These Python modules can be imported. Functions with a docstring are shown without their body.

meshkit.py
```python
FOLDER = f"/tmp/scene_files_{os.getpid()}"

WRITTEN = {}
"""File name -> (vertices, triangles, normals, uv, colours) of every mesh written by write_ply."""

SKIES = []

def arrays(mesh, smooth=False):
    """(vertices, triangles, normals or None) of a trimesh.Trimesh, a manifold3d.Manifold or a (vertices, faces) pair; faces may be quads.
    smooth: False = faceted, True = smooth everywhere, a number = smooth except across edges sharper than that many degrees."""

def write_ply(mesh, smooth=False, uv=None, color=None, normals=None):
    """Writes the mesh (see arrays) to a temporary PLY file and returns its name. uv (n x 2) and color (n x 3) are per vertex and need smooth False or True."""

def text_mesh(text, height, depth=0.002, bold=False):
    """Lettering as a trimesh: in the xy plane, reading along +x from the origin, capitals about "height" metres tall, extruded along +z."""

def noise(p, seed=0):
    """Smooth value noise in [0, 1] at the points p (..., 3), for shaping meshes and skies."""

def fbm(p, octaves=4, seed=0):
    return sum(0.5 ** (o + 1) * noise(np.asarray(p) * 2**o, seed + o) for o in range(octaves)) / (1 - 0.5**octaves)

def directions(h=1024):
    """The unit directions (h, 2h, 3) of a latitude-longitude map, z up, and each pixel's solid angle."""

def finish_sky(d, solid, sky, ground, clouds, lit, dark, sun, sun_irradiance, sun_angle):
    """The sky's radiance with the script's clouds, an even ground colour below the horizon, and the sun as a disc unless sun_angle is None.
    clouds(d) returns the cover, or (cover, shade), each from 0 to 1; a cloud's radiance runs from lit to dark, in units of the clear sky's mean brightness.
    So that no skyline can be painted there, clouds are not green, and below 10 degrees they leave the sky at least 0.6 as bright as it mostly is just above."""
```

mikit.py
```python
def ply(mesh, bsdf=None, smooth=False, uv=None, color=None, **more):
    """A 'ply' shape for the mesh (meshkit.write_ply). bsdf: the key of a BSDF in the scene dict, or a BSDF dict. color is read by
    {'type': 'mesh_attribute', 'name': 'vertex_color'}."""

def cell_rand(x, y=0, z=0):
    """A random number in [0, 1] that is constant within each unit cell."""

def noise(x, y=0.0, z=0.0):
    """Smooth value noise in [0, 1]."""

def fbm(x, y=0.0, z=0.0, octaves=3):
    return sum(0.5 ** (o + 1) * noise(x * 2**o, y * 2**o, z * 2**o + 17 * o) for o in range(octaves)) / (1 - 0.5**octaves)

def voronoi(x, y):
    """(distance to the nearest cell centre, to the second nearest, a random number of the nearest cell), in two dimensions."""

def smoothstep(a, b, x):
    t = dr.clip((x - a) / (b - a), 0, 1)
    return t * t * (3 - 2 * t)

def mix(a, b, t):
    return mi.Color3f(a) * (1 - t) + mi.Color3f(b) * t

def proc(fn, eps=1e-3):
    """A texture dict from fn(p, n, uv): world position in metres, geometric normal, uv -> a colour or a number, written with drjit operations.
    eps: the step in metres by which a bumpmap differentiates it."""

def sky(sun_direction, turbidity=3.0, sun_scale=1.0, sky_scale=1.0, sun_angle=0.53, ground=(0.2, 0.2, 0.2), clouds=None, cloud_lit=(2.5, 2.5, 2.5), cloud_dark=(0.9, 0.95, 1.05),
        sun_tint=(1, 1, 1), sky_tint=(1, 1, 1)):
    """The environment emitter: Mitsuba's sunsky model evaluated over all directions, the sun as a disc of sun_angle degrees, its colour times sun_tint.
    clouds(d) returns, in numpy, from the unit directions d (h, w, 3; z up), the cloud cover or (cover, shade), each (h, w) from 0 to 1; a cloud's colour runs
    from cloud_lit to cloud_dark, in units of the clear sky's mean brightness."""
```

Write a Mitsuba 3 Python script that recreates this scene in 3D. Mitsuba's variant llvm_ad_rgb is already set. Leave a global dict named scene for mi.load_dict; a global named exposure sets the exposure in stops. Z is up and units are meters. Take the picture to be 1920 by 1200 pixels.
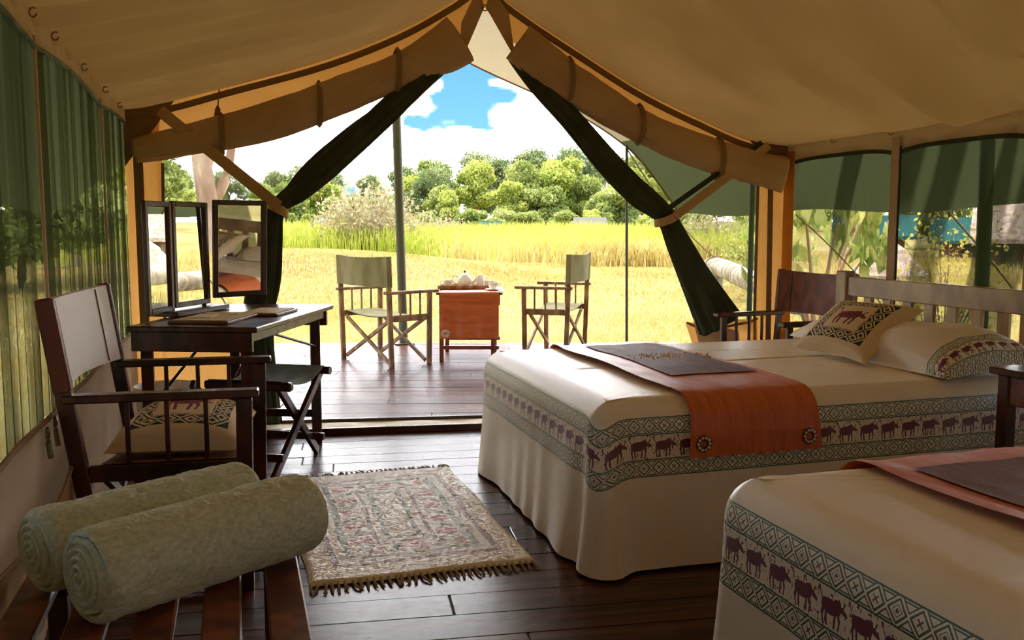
import math, random
import numpy as np, trimesh, mitsuba as mi, drjit as dr, mikit, meshkit
from mikit import proc, noise, fbm, smoothstep, mix, cell_rand
from scipy.interpolate import PchipInterpolator
from shapely.geometry import Polygon, LineString
T = mi.ScalarTransform4f
scene, labels = {}, {}
rng = np.random.default_rng(7)

# ---------------------------------------------------------------- camera, sky, sun, exposure
eye = np.array([0, 0, 1.15]); fw = np.array([0.2896, 0.9516, -0.1024])
scene['camera'] = {'type': 'perspective', 'fov': 58.92, 'fov_axis': 'x', 'near_clip': 0.05, 'far_clip': 3000.0,
                   'to_world': T().look_at(origin=eye.tolist(), target=(eye + fw).tolist(), up=[0, 0, 1])}
exposure = 2.65


def clouds(d):
    el = np.degrees(np.arcsin(np.clip(d[..., 2], -1, 1)))
    az = np.degrees(np.arctan2(d[..., 0], d[..., 1]))
    n = meshkit.fbm(np.stack([az / 7.0, el / 3.2, az * 0 + 3.0], -1), 4, 382)
    fine = meshkit.fbm(np.stack([az / 1.6, el / 0.8, az * 0 + 8.0], -1), 4, 5) - 0.5
    bank = 0.33 * np.exp(-((az - 15) / 55) ** 2) + 0.04 * np.clip((6 - el) / 4, 0, 1)      # cumulus banked up over the river side
    cover = np.clip((n + 0.16 * fine + bank - 0.605) * 6.0, 0, 1)
    shade = np.clip((meshkit.fbm(np.stack([az / 8.0 + 11, el / 2.6, az * 0 + 2.0], -1), 5, 5) - 0.42) * 2.2, 0, 1)
    return cover, shade


sun_dir = np.array([-0.30, -0.16, 0.94])
scene['sky'] = mikit.sky(sun_dir, turbidity=3.0, sun_scale=0.36, sky_scale=1.1, ground=(0.34, 0.30, 0.14), clouds=clouds,
                         cloud_lit=(30.0, 29.5, 29.5), cloud_dark=(10.0, 9.8, 10.2), sky_tint=(0.34, 0.62, 0.92))

# ---------------------------------------------------------------- materials


def two(b): return {'type': 'twosided', 'bsdf': b}


def rgb(c): return {'type': 'rgb', 'value': [float(x) for x in c]}


def S(r, g, b):
    return [((x / 255) / 12.92 if x < 10 else ((x / 255 + 0.055) / 1.055) ** 2.4) for x in (r, g, b)]


def mat(key, color, rough=0.6, spec=0.4, metallic=0.0, coat=0.0, bump=None, bs=1.0, sheen=0.0, eps=1e-3):
    b = {'type': 'principled', 'base_color': rgb(color) if not callable(color) else proc(color), 'roughness': rough if not callable(rough) else proc(rough),
         'specular': spec, 'metallic': metallic, 'clearcoat': coat, 'sheen': sheen}
    if bump is not None:
        b = {'type': 'bumpmap', 'arbitrary': proc(bump, eps), 'scale': bs, 'bsdf': b}
    scene[key] = two(b)


def thin(key, color, trans, rough=0.8):
    scene[key] = {'type': 'principledthin', 'base_color': rgb(color) if not callable(color) else proc(color), 'roughness': rough, 'spec_trans': 0.0,
                  'diff_trans': trans, 'eta': 1.3}


def net(key, color, opacity):
    scene[key] = {'type': 'mask', 'opacity': opacity if not callable(opacity) else proc(opacity), 'bsdf': two({'type': 'diffuse', 'reflectance': rgb(color)})}


def woodfn(a, b, ang, s=1.0, along=1.6, across=40.0, board=0.15, gx=0.0):
    ca, sa = math.cos(ang), math.sin(ang)

    def fn(p, n, uv):
        u = p.x * ca + p.y * sa
        v = -p.x * sa + p.y * ca
        row = dr.floor(v / board)
        g = fbm(u * along + row * 7.3, v * across, p.z * across, 4)
        t = dr.clip((g - 0.3) * 1.7 + (cell_rand(row, dr.floor(u * 0.5 + row * 0.37)) - 0.5) * 0.55, 0, 1)
        return mix(a, b, t)
    return fn


def grainfn(a, b, k=30.0):
    def fn(p, n, uv):
        g = fbm(p.x * k + 3, p.y * k, p.z * k * 0.35, 3)
        return mix(a, b, smoothstep(0.3, 0.72, g))
    return fn


A_IN, A_DECK = math.atan(-0.12), math.atan(-0.27)
def varnish(key, fn, alpha, spec):
    scene[key] = two({'type': 'roughplastic', 'diffuse_reflectance': proc(fn), 'alpha': alpha, 'int_ior': 1.52, 'specular_reflectance': spec, 'distribution': 'ggx'})


varnish('floor_wood', woodfn(S(54, 25, 18), S(104, 54, 40), A_IN, board=0.152), 0.075, 0.8)
varnish('deck_wood', woodfn(S(84, 50, 42), S(134, 92, 78), A_DECK, board=0.15), 0.09, 0.5)
mat('dark_wood', grainfn(S(40, 18, 11), S(84, 40, 24), 14), rough=0.28, spec=0.5)
mat('bench_wood', grainfn(S(92, 44, 24), S(142, 80, 50), 16), rough=0.35, spec=0.6)
mat('pale_wood', grainfn(S(120, 88, 56), S(172, 136, 96), 22), rough=0.5)
mat('head_wood', grainfn(S(126, 96, 64), S(172, 140, 100), 9), rough=0.3, spec=0.6)  # darker headboard wood, its base colour paled to carry the doorway's reflected light


def weave(k):
    def fn(p, n, uv):
        return (noise(p.x * k, p.y * k, p.z * k) + noise(p.x * k * 2.1, p.y * k * 2.1, p.z * k * 2.1)) * 0.5
    return fn


thin('roof_canvas', lambda p, n, uv: mix(S(172, 140, 92), S(208, 178, 126), fbm(p.x * 2.2, p.y * 2.2, p.z * 2, 3)), 0.95)
thin('gable_canvas', lambda p, n, uv: mix(S(206, 148, 76), S(224, 170, 98), fbm(p.x * 3, p.y * 3, p.z * 3, 3)), 1.1)
thin('wall_canvas', lambda p, n, uv: mix(S(186, 160, 132), S(206, 180, 150), fbm(p.x * 3, p.y * 3, p.z * 3, 3)), 0.4)
thin('skirt_canvas', lambda p, n, uv: mix(S(150, 128, 108), S(176, 152, 128), fbm(p.x * 3, p.y * 3, p.z * 3, 3)), 0.2)
thin('fly_canvas', S(206, 196, 170), 0.3)
thin('green_canvas', S(96, 106, 74), 0.32)
mat('roll_canvas', lambda p, n, uv: mix(S(164, 132, 96), S(192, 160, 122), fbm(p.x * 5, p.y * 5, p.z * 5, 3)), rough=0.85, spec=0.1)
mat('tape', S(132, 104, 70), rough=0.85, spec=0.1)
mat('strap_canvas', S(176, 142, 98), rough=0.8, spec=0.1)
mat('dark_green_cloth', lambda p, n, uv: mix(S(44, 50, 36), S(74, 78, 56), fbm(p.x * 18, p.y * 18, p.z * 7, 3)), rough=0.85, spec=0.1)
net('left_net', S(84, 98, 66), lambda p, n, uv: dr.clip(0.79 + 0.8 * (fbm(p.y * 17, p.z * 0.7, 2.0, 3) - 0.45), 0.55, 0.97))
net('pale_net', S(150, 150, 146), lambda p, n, uv: dr.clip(0.16 + 0.3 * (fbm(p.x * 40, p.z * 1.2, 5.0, 3) - 0.4), 0.05, 0.5))
net('green_net', S(104, 122, 84), 0.36)
net('right_net', S(72, 92, 60), lambda p, n, uv: dr.clip(0.4 + 0.45 * smoothstep(0.58, 0.72, noise(p.y * 11 + p.z * 2.6, p.z * 0.5, 1.0)), 0.3, 0.9))

GREEN, PLUM, CREAM = S(52, 84, 62), S(104, 48, 60), S(224, 212, 188)


def ell(x, y, cx, cy, rx, ry): return dr.sqrt(dr.square((x - cx) / rx) + dr.square((y - cy) / ry)) - 1


def cap(x, y, ax, ay, bx, by, r):
    dx, dy = bx - ax, by - ay
    t = dr.clip(((x - ax) * dx + (y - ay) * dy) / (dx * dx + dy * dy), 0, 1)
    return dr.sqrt(dr.square(x - ax - dx * t) + dr.square(y - ay - dy * t)) - r


def cow(x, y):
    """Is (x, y), in a cell from -0.5 to 0.5, on the printed walking cow (facing +x)?"""
    d = ell(x, y, -0.06, 0.05, 0.28, 0.19)
    d = dr.minimum(d, ell(x, y, 0.14, 0.11, 0.13, 0.19))
    d = dr.minimum(d, ell(x, y, -0.22, 0.08, 0.1, 0.14))
    d = dr.minimum(d, ell(x - 0.0, y + (x - 0.32) * 0.5, 0.32, 0.1, 0.14, 0.075))
    for q in ((-0.27, 0.0, -0.31, -0.2, 0.04), (-0.31, -0.2, -0.27, -0.42, 0.025), (-0.2, 0, -0.17, -0.4, 0.03), (0.1, 0, 0.06, -0.4, 0.03), (0.17, 0, 0.22, -0.2, 0.035),
              (0.22, -0.2, 0.19, -0.4, 0.022), (0.26, 0.18, 0.2, 0.32, 0.018), (0.33, 0.18, 0.38, 0.31, 0.018), (-0.31, 0.14, -0.4, 0.36, 0.012), (-0.4, 0.36, -0.41, 0.42, 0.03)):
        d = dr.minimum(d, cap(x, y, *q) * 6)
    return d < 0


def frac(x): return x - dr.floor(x)


def geo(u, t, per):
    """The diamond band: t runs from 0 to 1 across it."""
    c = frac(u / per)
    a, b = dr.abs(c - 0.5) * 2, dr.abs(t - 0.5) * 2.25
    odd = cell_rand(dr.floor(u / per)) > 0.5
    d = a + b
    g = ((d > 0.7) & (d < 0.93)) | ((d > 1.16) & (d < 1.32)) | ((d > 1.16) & (b > 0.78) & (b < 0.9)) | ((d < 0.2) & ~odd) | ((d < 0.5) & odd & (dr.abs(a - b) < 0.09)) | ((d > 0.4) & (d < 0.48) & ~odd)
    return (g | (t < 0.07) | (t > 0.93)) & (t > 0) & (t < 1)


def bandprint(u, v, top, hg, hc):
    """Printed border: diamonds, cows, diamonds; v in metres below the edge."""
    c = mi.Color3f(CREAM)
    g = geo(u, (v - top) / hg, hg * 0.92) | geo(u + 0.02, (v - top - hg - hc) / hg, hg * 0.92)
    per = hc * 1.12
    y = 0.5 - (v - top - hg) / hc
    incow = (v > top + hg) & (v < top + hg + hc)
    k = cow((frac(u / per) - 0.5) * 0.92, y * 0.96) & incow
    fleck = incow & (noise(u * 330, v * 160) > 0.8)
    c = dr.select(g, mi.Color3f(GREEN), c)
    return dr.select(k | fleck, mi.Color3f(PLUM), c)


def spread_fn(p, n, uv):
    w = 1.0 + 0.05 * (noise(uv.x * 500, uv.y * 60) - 0.5)
    return bandprint(uv.x, uv.y, 0.035, 0.060, 0.080) * w


def pillow_fn(p, n, uv):
    return bandprint(uv.y * 0.5, uv.x * 0.7, 0.575, 0.04, 0.055)


def cushion_fn(p, n, uv):
    u, v = uv.x, uv.y
    c = mi.Color3f(S(216, 192, 156))
    e = dr.minimum(dr.minimum(u, 1 - u), dr.minimum(v, 1 - v))
    vert = dr.minimum(u, 1 - u) < dr.minimum(v, 1 - v)
    t = (e - 0.12) / 0.13
    s = dr.select(vert, v, u) / 0.1666
    a, b = dr.abs(frac(s) - 0.5) * 2, dr.abs(t - 0.5) * 2
    d = a + b
    g = (((d > 0.72) & (d < 1.0)) | (d < 0.36) | ((d > 1.3) & (b < 0.95))) & (t > 0) & (t < 1)
    c = dr.select(g, mi.Color3f(S(40, 62, 50)), c)
    k = cow((u - 0.5) / 0.46, (v - 0.5) / 0.38)
    line = ((dr.abs(dr.abs(u - 0.5) - 0.24) < 0.006) & (dr.abs(v - 0.5) < 0.24)) | ((dr.abs(dr.abs(v - 0.5) - 0.24) < 0.006) & (dr.abs(u - 0.5) < 0.24))
    line = line & (noise(u * 60, v * 60) > 0.35)
    return dr.select(k | line, mi.Color3f(S(126, 66, 78)), c)


mat('spread_cloth', spread_fn, rough=0.38, spec=1.0, sheen=0.5, bump=weave(420), bs=0.0006)
mat('pillow_cloth', pillow_fn, rough=0.5, spec=0.4, sheen=0.4)
mat('cushion_cloth', cushion_fn, rough=0.85, spec=0.1, bump=weave(380), bs=0.0006)
mat('orange_cloth', lambda p, n, uv: mix(S(178, 80, 32), S(210, 112, 54), fbm(uv.x * 12, uv.y * 90, 1.0, 3)), rough=0.42, spec=0.5, sheen=0.8)
mat('brown_cloth', lambda p, n, uv: mix(S(84, 50, 46), S(132, 90, 82), fbm(uv.x * 14, uv.y * 170, 1.0, 3)), rough=0.6, spec=0.3, sheen=0.3)
mat('beads_pale', S(214, 204, 186), rough=0.3)
mat('beads_dark', S(58, 34, 34), rough=0.3)
mat('bead_gold', S(196, 160, 76), rough=0.35)


def rug_fn(p, n, uv):
    x, y = uv.x, uv.y
    ex, ey = dr.minimum(x, 0.76 - x), dr.minimum(y, 1.28 - y) - 0.03
    wob = (noise(x * 60, y * 60) - 0.5) * 0.006
    e = dr.minimum(ex, ey) + wob
    vert = ex < ey
    s = dr.select(vert, y + 0.02, x - 0.03)
    c = mix(S(226, 220, 206), S(246, 242, 232), fbm(x * 18, y * 120, 1.0, 3))

    def put(c, m, col): return dr.select(m, mi.Color3f(col), c)
    br, gr, pk = S(150, 104, 62), S(140, 148, 116), S(196, 116, 104)
    c = put(c, (e > 0.085) & (e < 0.108), br)
    c = put(c, (e > 0.142) & (e < 0.168), gr)
    c = put(c, (e > 0.268) & (e < 0.284), br)
    c = put(c, (e > 0.312) & (e < 0.332), gr)
    t = (e - 0.178) / 0.08
    per = 0.165
    f = frac(s / per)
    inb = (t > 0) & (t < 1)
    zig = dr.abs(t - 0.5) * 2
    pinkm = inb & (dr.abs(f - 0.3) < 0.2 * (1 - 0.75 * dr.abs(t - 0.3))) & (dr.abs(f - 0.3 - (t - 0.5) * 0.16) > 0.02)
    greenm = inb & (dr.abs(f - 0.78 - (t - 0.5) * 0.25) < 0.085) & (zig < 0.85)
    return put(put(c, pinkm, pk), greenm, gr)


mat('rug_wool', rug_fn, rough=0.5, spec=0.8, sheen=1.0, bump=lambda p, n, uv: noise(p.x * 45, p.y * 150, 0.0) + noise(p.x * 120, p.y * 220, 4.0), bs=0.0035)
mat('fringe_wool', S(150, 136, 114), rough=0.95, spec=0.05)
mat('towel_cloth', lambda p, n, uv: mix(S(168, 178, 148), S(232, 236, 210), fbm(p.x * 130, p.y * 130, p.z * 130, 3)), rough=1.0, spec=0.05, sheen=1.0,
    bump=lambda p, n, uv: noise(p.x * 420, p.y * 420, p.z * 420) + noise(p.x * 200, p.y * 200, p.z * 200), bs=0.003)
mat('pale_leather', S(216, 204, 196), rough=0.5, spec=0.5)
mat('red_leather', S(112, 44, 24), rough=0.45, spec=0.5)
mat('brown_leather', grainfn(S(104, 54, 26), S(134, 74, 38), 25), rough=0.5, spec=0.4)
mat('stool_canvas', grainfn(S(96, 108, 94), S(128, 138, 120), 12), rough=0.7, spec=0.2)
mat('chair_canvas', grainfn(S(132, 128, 92), S(154, 148, 110), 12), rough=0.8, spec=0.15)
mat('china', S(242, 240, 236), rough=0.15, spec=0.6, coat=0.6)
mat('metal', S(150, 140, 116), rough=0.35, metallic=0.9)
mat('black_metal', S(34, 30, 28), rough=0.4)
scene['mirror_glass'] = two({'type': 'conductor', 'material': 'none', 'specular_reflectance': rgb((0.86, 0.88, 0.86))})
mat('paper', S(222, 214, 192), rough=0.7)
mat('folder_leather', S(112, 72, 40), rough=0.45)
mat('folder_page', S(206, 184, 128), rough=0.6)
mat('rope', S(120, 104, 76), rough=0.9)
mat('pole_paint', S(84, 88, 72), rough=0.5)
mat('green_pole', S(58, 80, 62), rough=0.6)
mat('bark_pale', grainfn(S(176, 140, 112), S(222, 192, 164), 3), rough=0.9, spec=0.1)
mat('bark_dark', grainfn(S(92, 76, 58), S(140, 120, 96), 4), rough=0.9, spec=0.1)
mat('log_wood', grainfn(S(140, 128, 108), S(196, 184, 162), 12), rough=0.9, spec=0.1)
mat('thatch', grainfn(S(170, 148, 128), S(214, 192, 170), 14), rough=0.95, spec=0.05)
mat('teal_tarp', S(52, 92, 86), rough=0.95, spec=0.0)
mat('hut_wall', S(120, 84, 66), rough=0.9)
mat('white_wash', S(230, 222, 212), rough=0.8)
mat('grey_roof', S(120, 116, 106), rough=0.8)


def leafmat(key, a, b, k, tr=0.55):
    a, b = [0.9 * x for x in a], [0.9 * x for x in b]
    thin(key, lambda p, n, uv: mix(a, b, smoothstep(0.25, 0.75, noise(p.x * k + 9, p.y * k, p.z * k) * 0.6 + cell_rand(p.x * 6, p.y * 6, p.z * 6) * 0.4)), tr, 0.6)


leafmat('leaf_mid', S(140, 156, 80), S(196, 204, 124), 0.5)
leafmat('leaf_dark', S(124, 140, 92), S(172, 182, 124), 0.5)
leafmat('leaf_bright', S(168, 182, 84), S(218, 224, 124), 0.5)
leafmat('leaf_yellow', S(170, 160, 60), S(218, 204, 104), 3.0)
leafmat('leaf_grey', S(168, 160, 118), S(212, 200, 156), 1.5)
leafmat('leaf_broad', S(150, 172, 84), S(226, 222, 140), 3.0)
leafmat('reed_green', S(156, 170, 62), S(206, 206, 104), 0.22, 0.8)
leafmat('grass_dry', S(178, 156, 88), S(214, 196, 124), 0.5, 0.6)


def ground_fn(p, n, uv):
    g = fbm(p.x * 0.35, p.y * 0.35, 1.0, 4)
    h = fbm(p.x * 9, p.y * 9, 2.0, 3)
    c = mix(S(178, 166, 96), S(200, 188, 124), smoothstep(0.3, 0.7, g))
    c = mix(c, S(160, 136, 76), smoothstep(0.55, 0.75, h) * 0.5)
    return 0.46 * mix(c, S(172, 132, 84), smoothstep(0.58, 0.74, fbm(p.x * 0.18 + 4, p.y * 0.3, 5.0, 3)) * 0.6)


mat('ground_grass', ground_fn, rough=0.95, spec=0.02)

# ---------------------------------------------------------------- helpers


def numbered(k):
    if k not in labels and k not in scene: return k
    i = 1
    while f'{k}_{i:03d}' in labels or f'{k}_{i:03d}' in scene: i += 1
    return f'{k}_{i:03d}'


def thing(name, label, cat, group=None):
    k = numbered(name)
    labels[k] = {'label': label, 'category': cat}
    if group: labels[k]['group'] = group
    return k


def struct(name, label=None):
    labels[name] = {'kind': 'structure'}
    if label: labels[name]['label'] = label
    return name


_count = {}


def part(parent, name, mesh, m, label=None, smooth=False, uv=None, kind=None, **kw):
    base = f'{parent}__{name}'
    i = _count.get(base, 0); _count[base] = i + 1
    k = base if i == 0 else f'{base}_{i:03d}'
    scene[k] = mesh if isinstance(mesh, dict) else mikit.ply(mesh, m, smooth=smooth, uv=uv, **kw)
    if label or kind: labels[k] = {a: b for a, b in (('label', label), ('kind', kind)) if b}
    return k


def single(name, mesh, m, label, cat, group=None, smooth=False, uv=None, kind=None):
    k = thing(name, label, cat, group)
    scene[k] = mesh if isinstance(mesh, dict) else mikit.ply(mesh, m, smooth=smooth, uv=uv)
    if kind: labels[k]['kind'] = kind
    return k


def V(*a): return np.array(a, float)


def unit(v): return np.asarray(v, float) / (np.linalg.norm(v) + 1e-12)


_S8 = np.array([[x, y, z] for x in (-1, 1) for y in (-1, 1) for z in (-1, 1)], float)


def _cb(h, b):
    out = []
    for s in _S8:
        for k in range(3):
            o = h - b; o = o.copy(); o[k] = h[k]
            out.append(s * o)
    return np.array(out)


_F = trimesh.Trimesh(_cb(V(1, 1.2, 1.4), 0.2), process=False).convex_hull
_tmp = _cb(V(1, 1.2, 1.4), 0.2)
_map = [int(np.argmin(np.linalg.norm(_tmp - v, axis=1))) for v in _F.vertices]
_CF = np.array([[_map[i] for i in f] for f in _F.faces])


def cbox(hx, hy, hz, b=0.003):
    b = min(b, 0.4 * min(hx, hy, hz))
    return trimesh.Trimesh(_cb(V(hx, hy, hz), b), _CF, process=False)


def beam(p, q, w, h, up=(0, 0, 1), b=0.003):
    """Bar from p to q; h is its size along 'up', w across."""
    p, q = np.asarray(p, float), np.asarray(q, float)
    d = unit(q - p); s = np.cross(np.asarray(up, float), d)
    if np.linalg.norm(s) < 1e-4: s = np.cross([1.0, 0, 0], d)
    s = unit(s); u = np.cross(d, s)
    m = cbox(np.linalg.norm(q - p) / 2, w / 2, h / 2, b)
    m.vertices = m.vertices @ np.array([d, s, u]) + (p + q) / 2
    return m


def box(c, size, rz=0.0, b=0.003):
    m = cbox(size[0] / 2, size[1] / 2, size[2] / 2, b)
    return place(m, c, rz)


def place(m, loc, rz=0.0):
    c, s = math.cos(rz), math.sin(rz)
    m = m.copy()
    m.vertices = m.vertices @ np.array([[c, s, 0], [-s, c, 0], [0, 0, 1]]) + np.asarray(loc, float)
    return m


def cat(ms): return trimesh.util.concatenate(ms)


def grid_faces(nu, nv, wrap=False):
    i, j = np.meshgrid(np.arange(nu - (0 if wrap else 1)), np.arange(nv - 1), indexing='ij')
    a, b = i * nv + j, ((i + 1) % nu) * nv + j
    return np.vstack([np.stack([a, b, b + 1], -1).reshape(-1, 3), np.stack([a, b + 1, a + 1], -1).reshape(-1, 3)])


def sheet(fn, nu, nv):
    u, v = np.meshgrid(np.linspace(0, 1, nu), np.linspace(0, 1, nv), indexing='ij')
    return trimesh.Trimesh(np.asarray(fn(u, v)).reshape(-1, 3), grid_faces(nu, nv), process=False)


def quad_uv(nu, nv, su=1.0, sv=1.0):
    u, v = np.meshgrid(np.linspace(0, su, nu), np.linspace(0, sv, nv), indexing='ij')
    return np.stack([u.ravel(), v.ravel()], 1)


def smooth_path(pts, n):
    pts = np.asarray(pts, float)
    t = np.concatenate([[0], np.cumsum(np.linalg.norm(np.diff(pts, axis=0), axis=1))])
    return np.stack([PchipInterpolator(t, pts[:, k])(np.linspace(0, t[-1], n)) for k in range(pts.shape[1])], 1)


def tube(path, r, n=8, caps=True, up=(0, 0, 1), shape=None, ry=None):
    """Tube round a path; r (and ry) per point or one number; shape(theta, k) scales the radius."""
    p = np.asarray(path, float); m = len(p)
    r = np.broadcast_to(np.asarray(r, float), (m,)); ry = r if ry is None else np.broadcast_to(np.asarray(ry, float), (m,))
    t = np.gradient(p, axis=0); t /= np.linalg.norm(t, axis=1, keepdims=True) + 1e-12
    up = np.asarray(up, float); up = np.where(np.abs(t @ up)[:, None] > 0.95, [[1.0, 0.02, 0]], up[None])
    a = np.cross(t, up); a /= np.linalg.norm(a, axis=1, keepdims=True)
    b = np.cross(a, t)
    th = np.arange(n) * 2 * np.pi / n
    s = np.ones((m, n)) if shape is None else shape(np.broadcast_to(th, (m, n)), np.broadcast_to(np.linspace(0, 1, m)[:, None], (m, n)))
    v = p[:, None] + (s * np.cos(th) * r[:, None])[..., None] * a[:, None] + (s * np.sin(th) * ry[:, None])[..., None] * b[:, None]
    f = []
    i, j = np.meshgrid(np.arange(m - 1), np.arange(n), indexing='ij')
    A, B = i * n + j, i * n + (j + 1) % n
    f = np.vstack([np.stack([A, A + n, B + n], -1).reshape(-1, 3), np.stack([A, B + n, B], -1).reshape(-1, 3)])
    v = v.reshape(-1, 3)
    if caps:
        k = len(v); v = np.vstack([v, p[0], p[-1]]); o = (m - 1) * n; j = np.arange(n)
        f = np.vstack([f, np.stack([j * 0 + k, j, (j + 1) % n], 1), np.stack([j * 0 + k + 1, o + (j + 1) % n, o + j], 1)])
    return trimesh.Trimesh(v, f[:, ::-1], process=False)


def rod(p, q, r, n=10): return tube([p, q], r, n)


def lathe(prof, n=24, loc=(0, 0, 0)):
    prof = np.asarray(prof, float); th = np.arange(n) * 2 * np.pi / n
    v = np.stack([prof[None, :, 0] * np.cos(th)[:, None], prof[None, :, 0] * np.sin(th)[:, None], np.broadcast_to(prof[None, :, 1], (n, len(prof)))], -1).reshape(-1, 3)
    return trimesh.Trimesh(v + np.asarray(loc, float), grid_faces(n, len(prof), True), process=False)


def ring(c, R, r, nrm, n=14, arc=2 * np.pi):
    nrm = unit(nrm); a = unit(np.cross(nrm, [0.3, 0.1, 1.0])); b = np.cross(nrm, a)
    th = np.linspace(0, arc, n)
    return tube(np.asarray(c) + R * (np.cos(th)[:, None] * a + np.sin(th)[:, None] * b), r, 6)


def nz(p, seed=0, o=3): return meshkit.fbm(np.asarray(p, float), o, seed) - 0.5


def pad(c00, c10, c11, c01, thick, n=26, low=0.35, seed=0, pinch=0.05):
    """Cushion on four corners: a closed pad, inflated; uv 0..1 on both faces."""
    c00, c10, c11, c01 = (np.asarray(c, float) for c in (c00, c10, c11, c01))
    u, v = np.meshgrid(np.linspace(0, 1, n), np.linspace(0, 1, n), indexing='ij')
    bu, bv = 4 * u * (1 - u), 4 * v * (1 - v)
    uu = u + (u - 0.5) * -pinch * bv * 0 + (0.5 - u) * pinch * (1 - np.abs(2 * v - 1) ** 2) * 1.0
    vv = v + (0.5 - v) * pinch * (1 - np.abs(2 * u - 1) ** 2)
    base = (1 - uu)[..., None] * ((1 - vv)[..., None] * c00 + vv[..., None] * c01) + uu[..., None] * ((1 - vv)[..., None] * c10 + vv[..., None] * c11)
    nrm = unit(np.cross(c10 - c00, c01 - c00))
    h = (bu * bv) ** 0.42 * thick
    h = h * (1 + 0.25 * nz(np.stack([u * 4, v * 4, u * 0 + seed], -1), seed))
    top = base + h[..., None] * nrm * (1 - low)
    bot = base - h[..., None] * nrm * low
    f = grid_faces(n, n); k = n * n
    uv = np.stack([u.ravel(), v.ravel()], 1)
    return trimesh.Trimesh(np.vstack([top.reshape(-1, 3), bot.reshape(-1, 3)]), np.vstack([f, f[:, ::-1] + k]), process=False), np.vstack([uv, uv])


def fy(x): return 5.38 - 0.17 * x          # the tent's front wall


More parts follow.
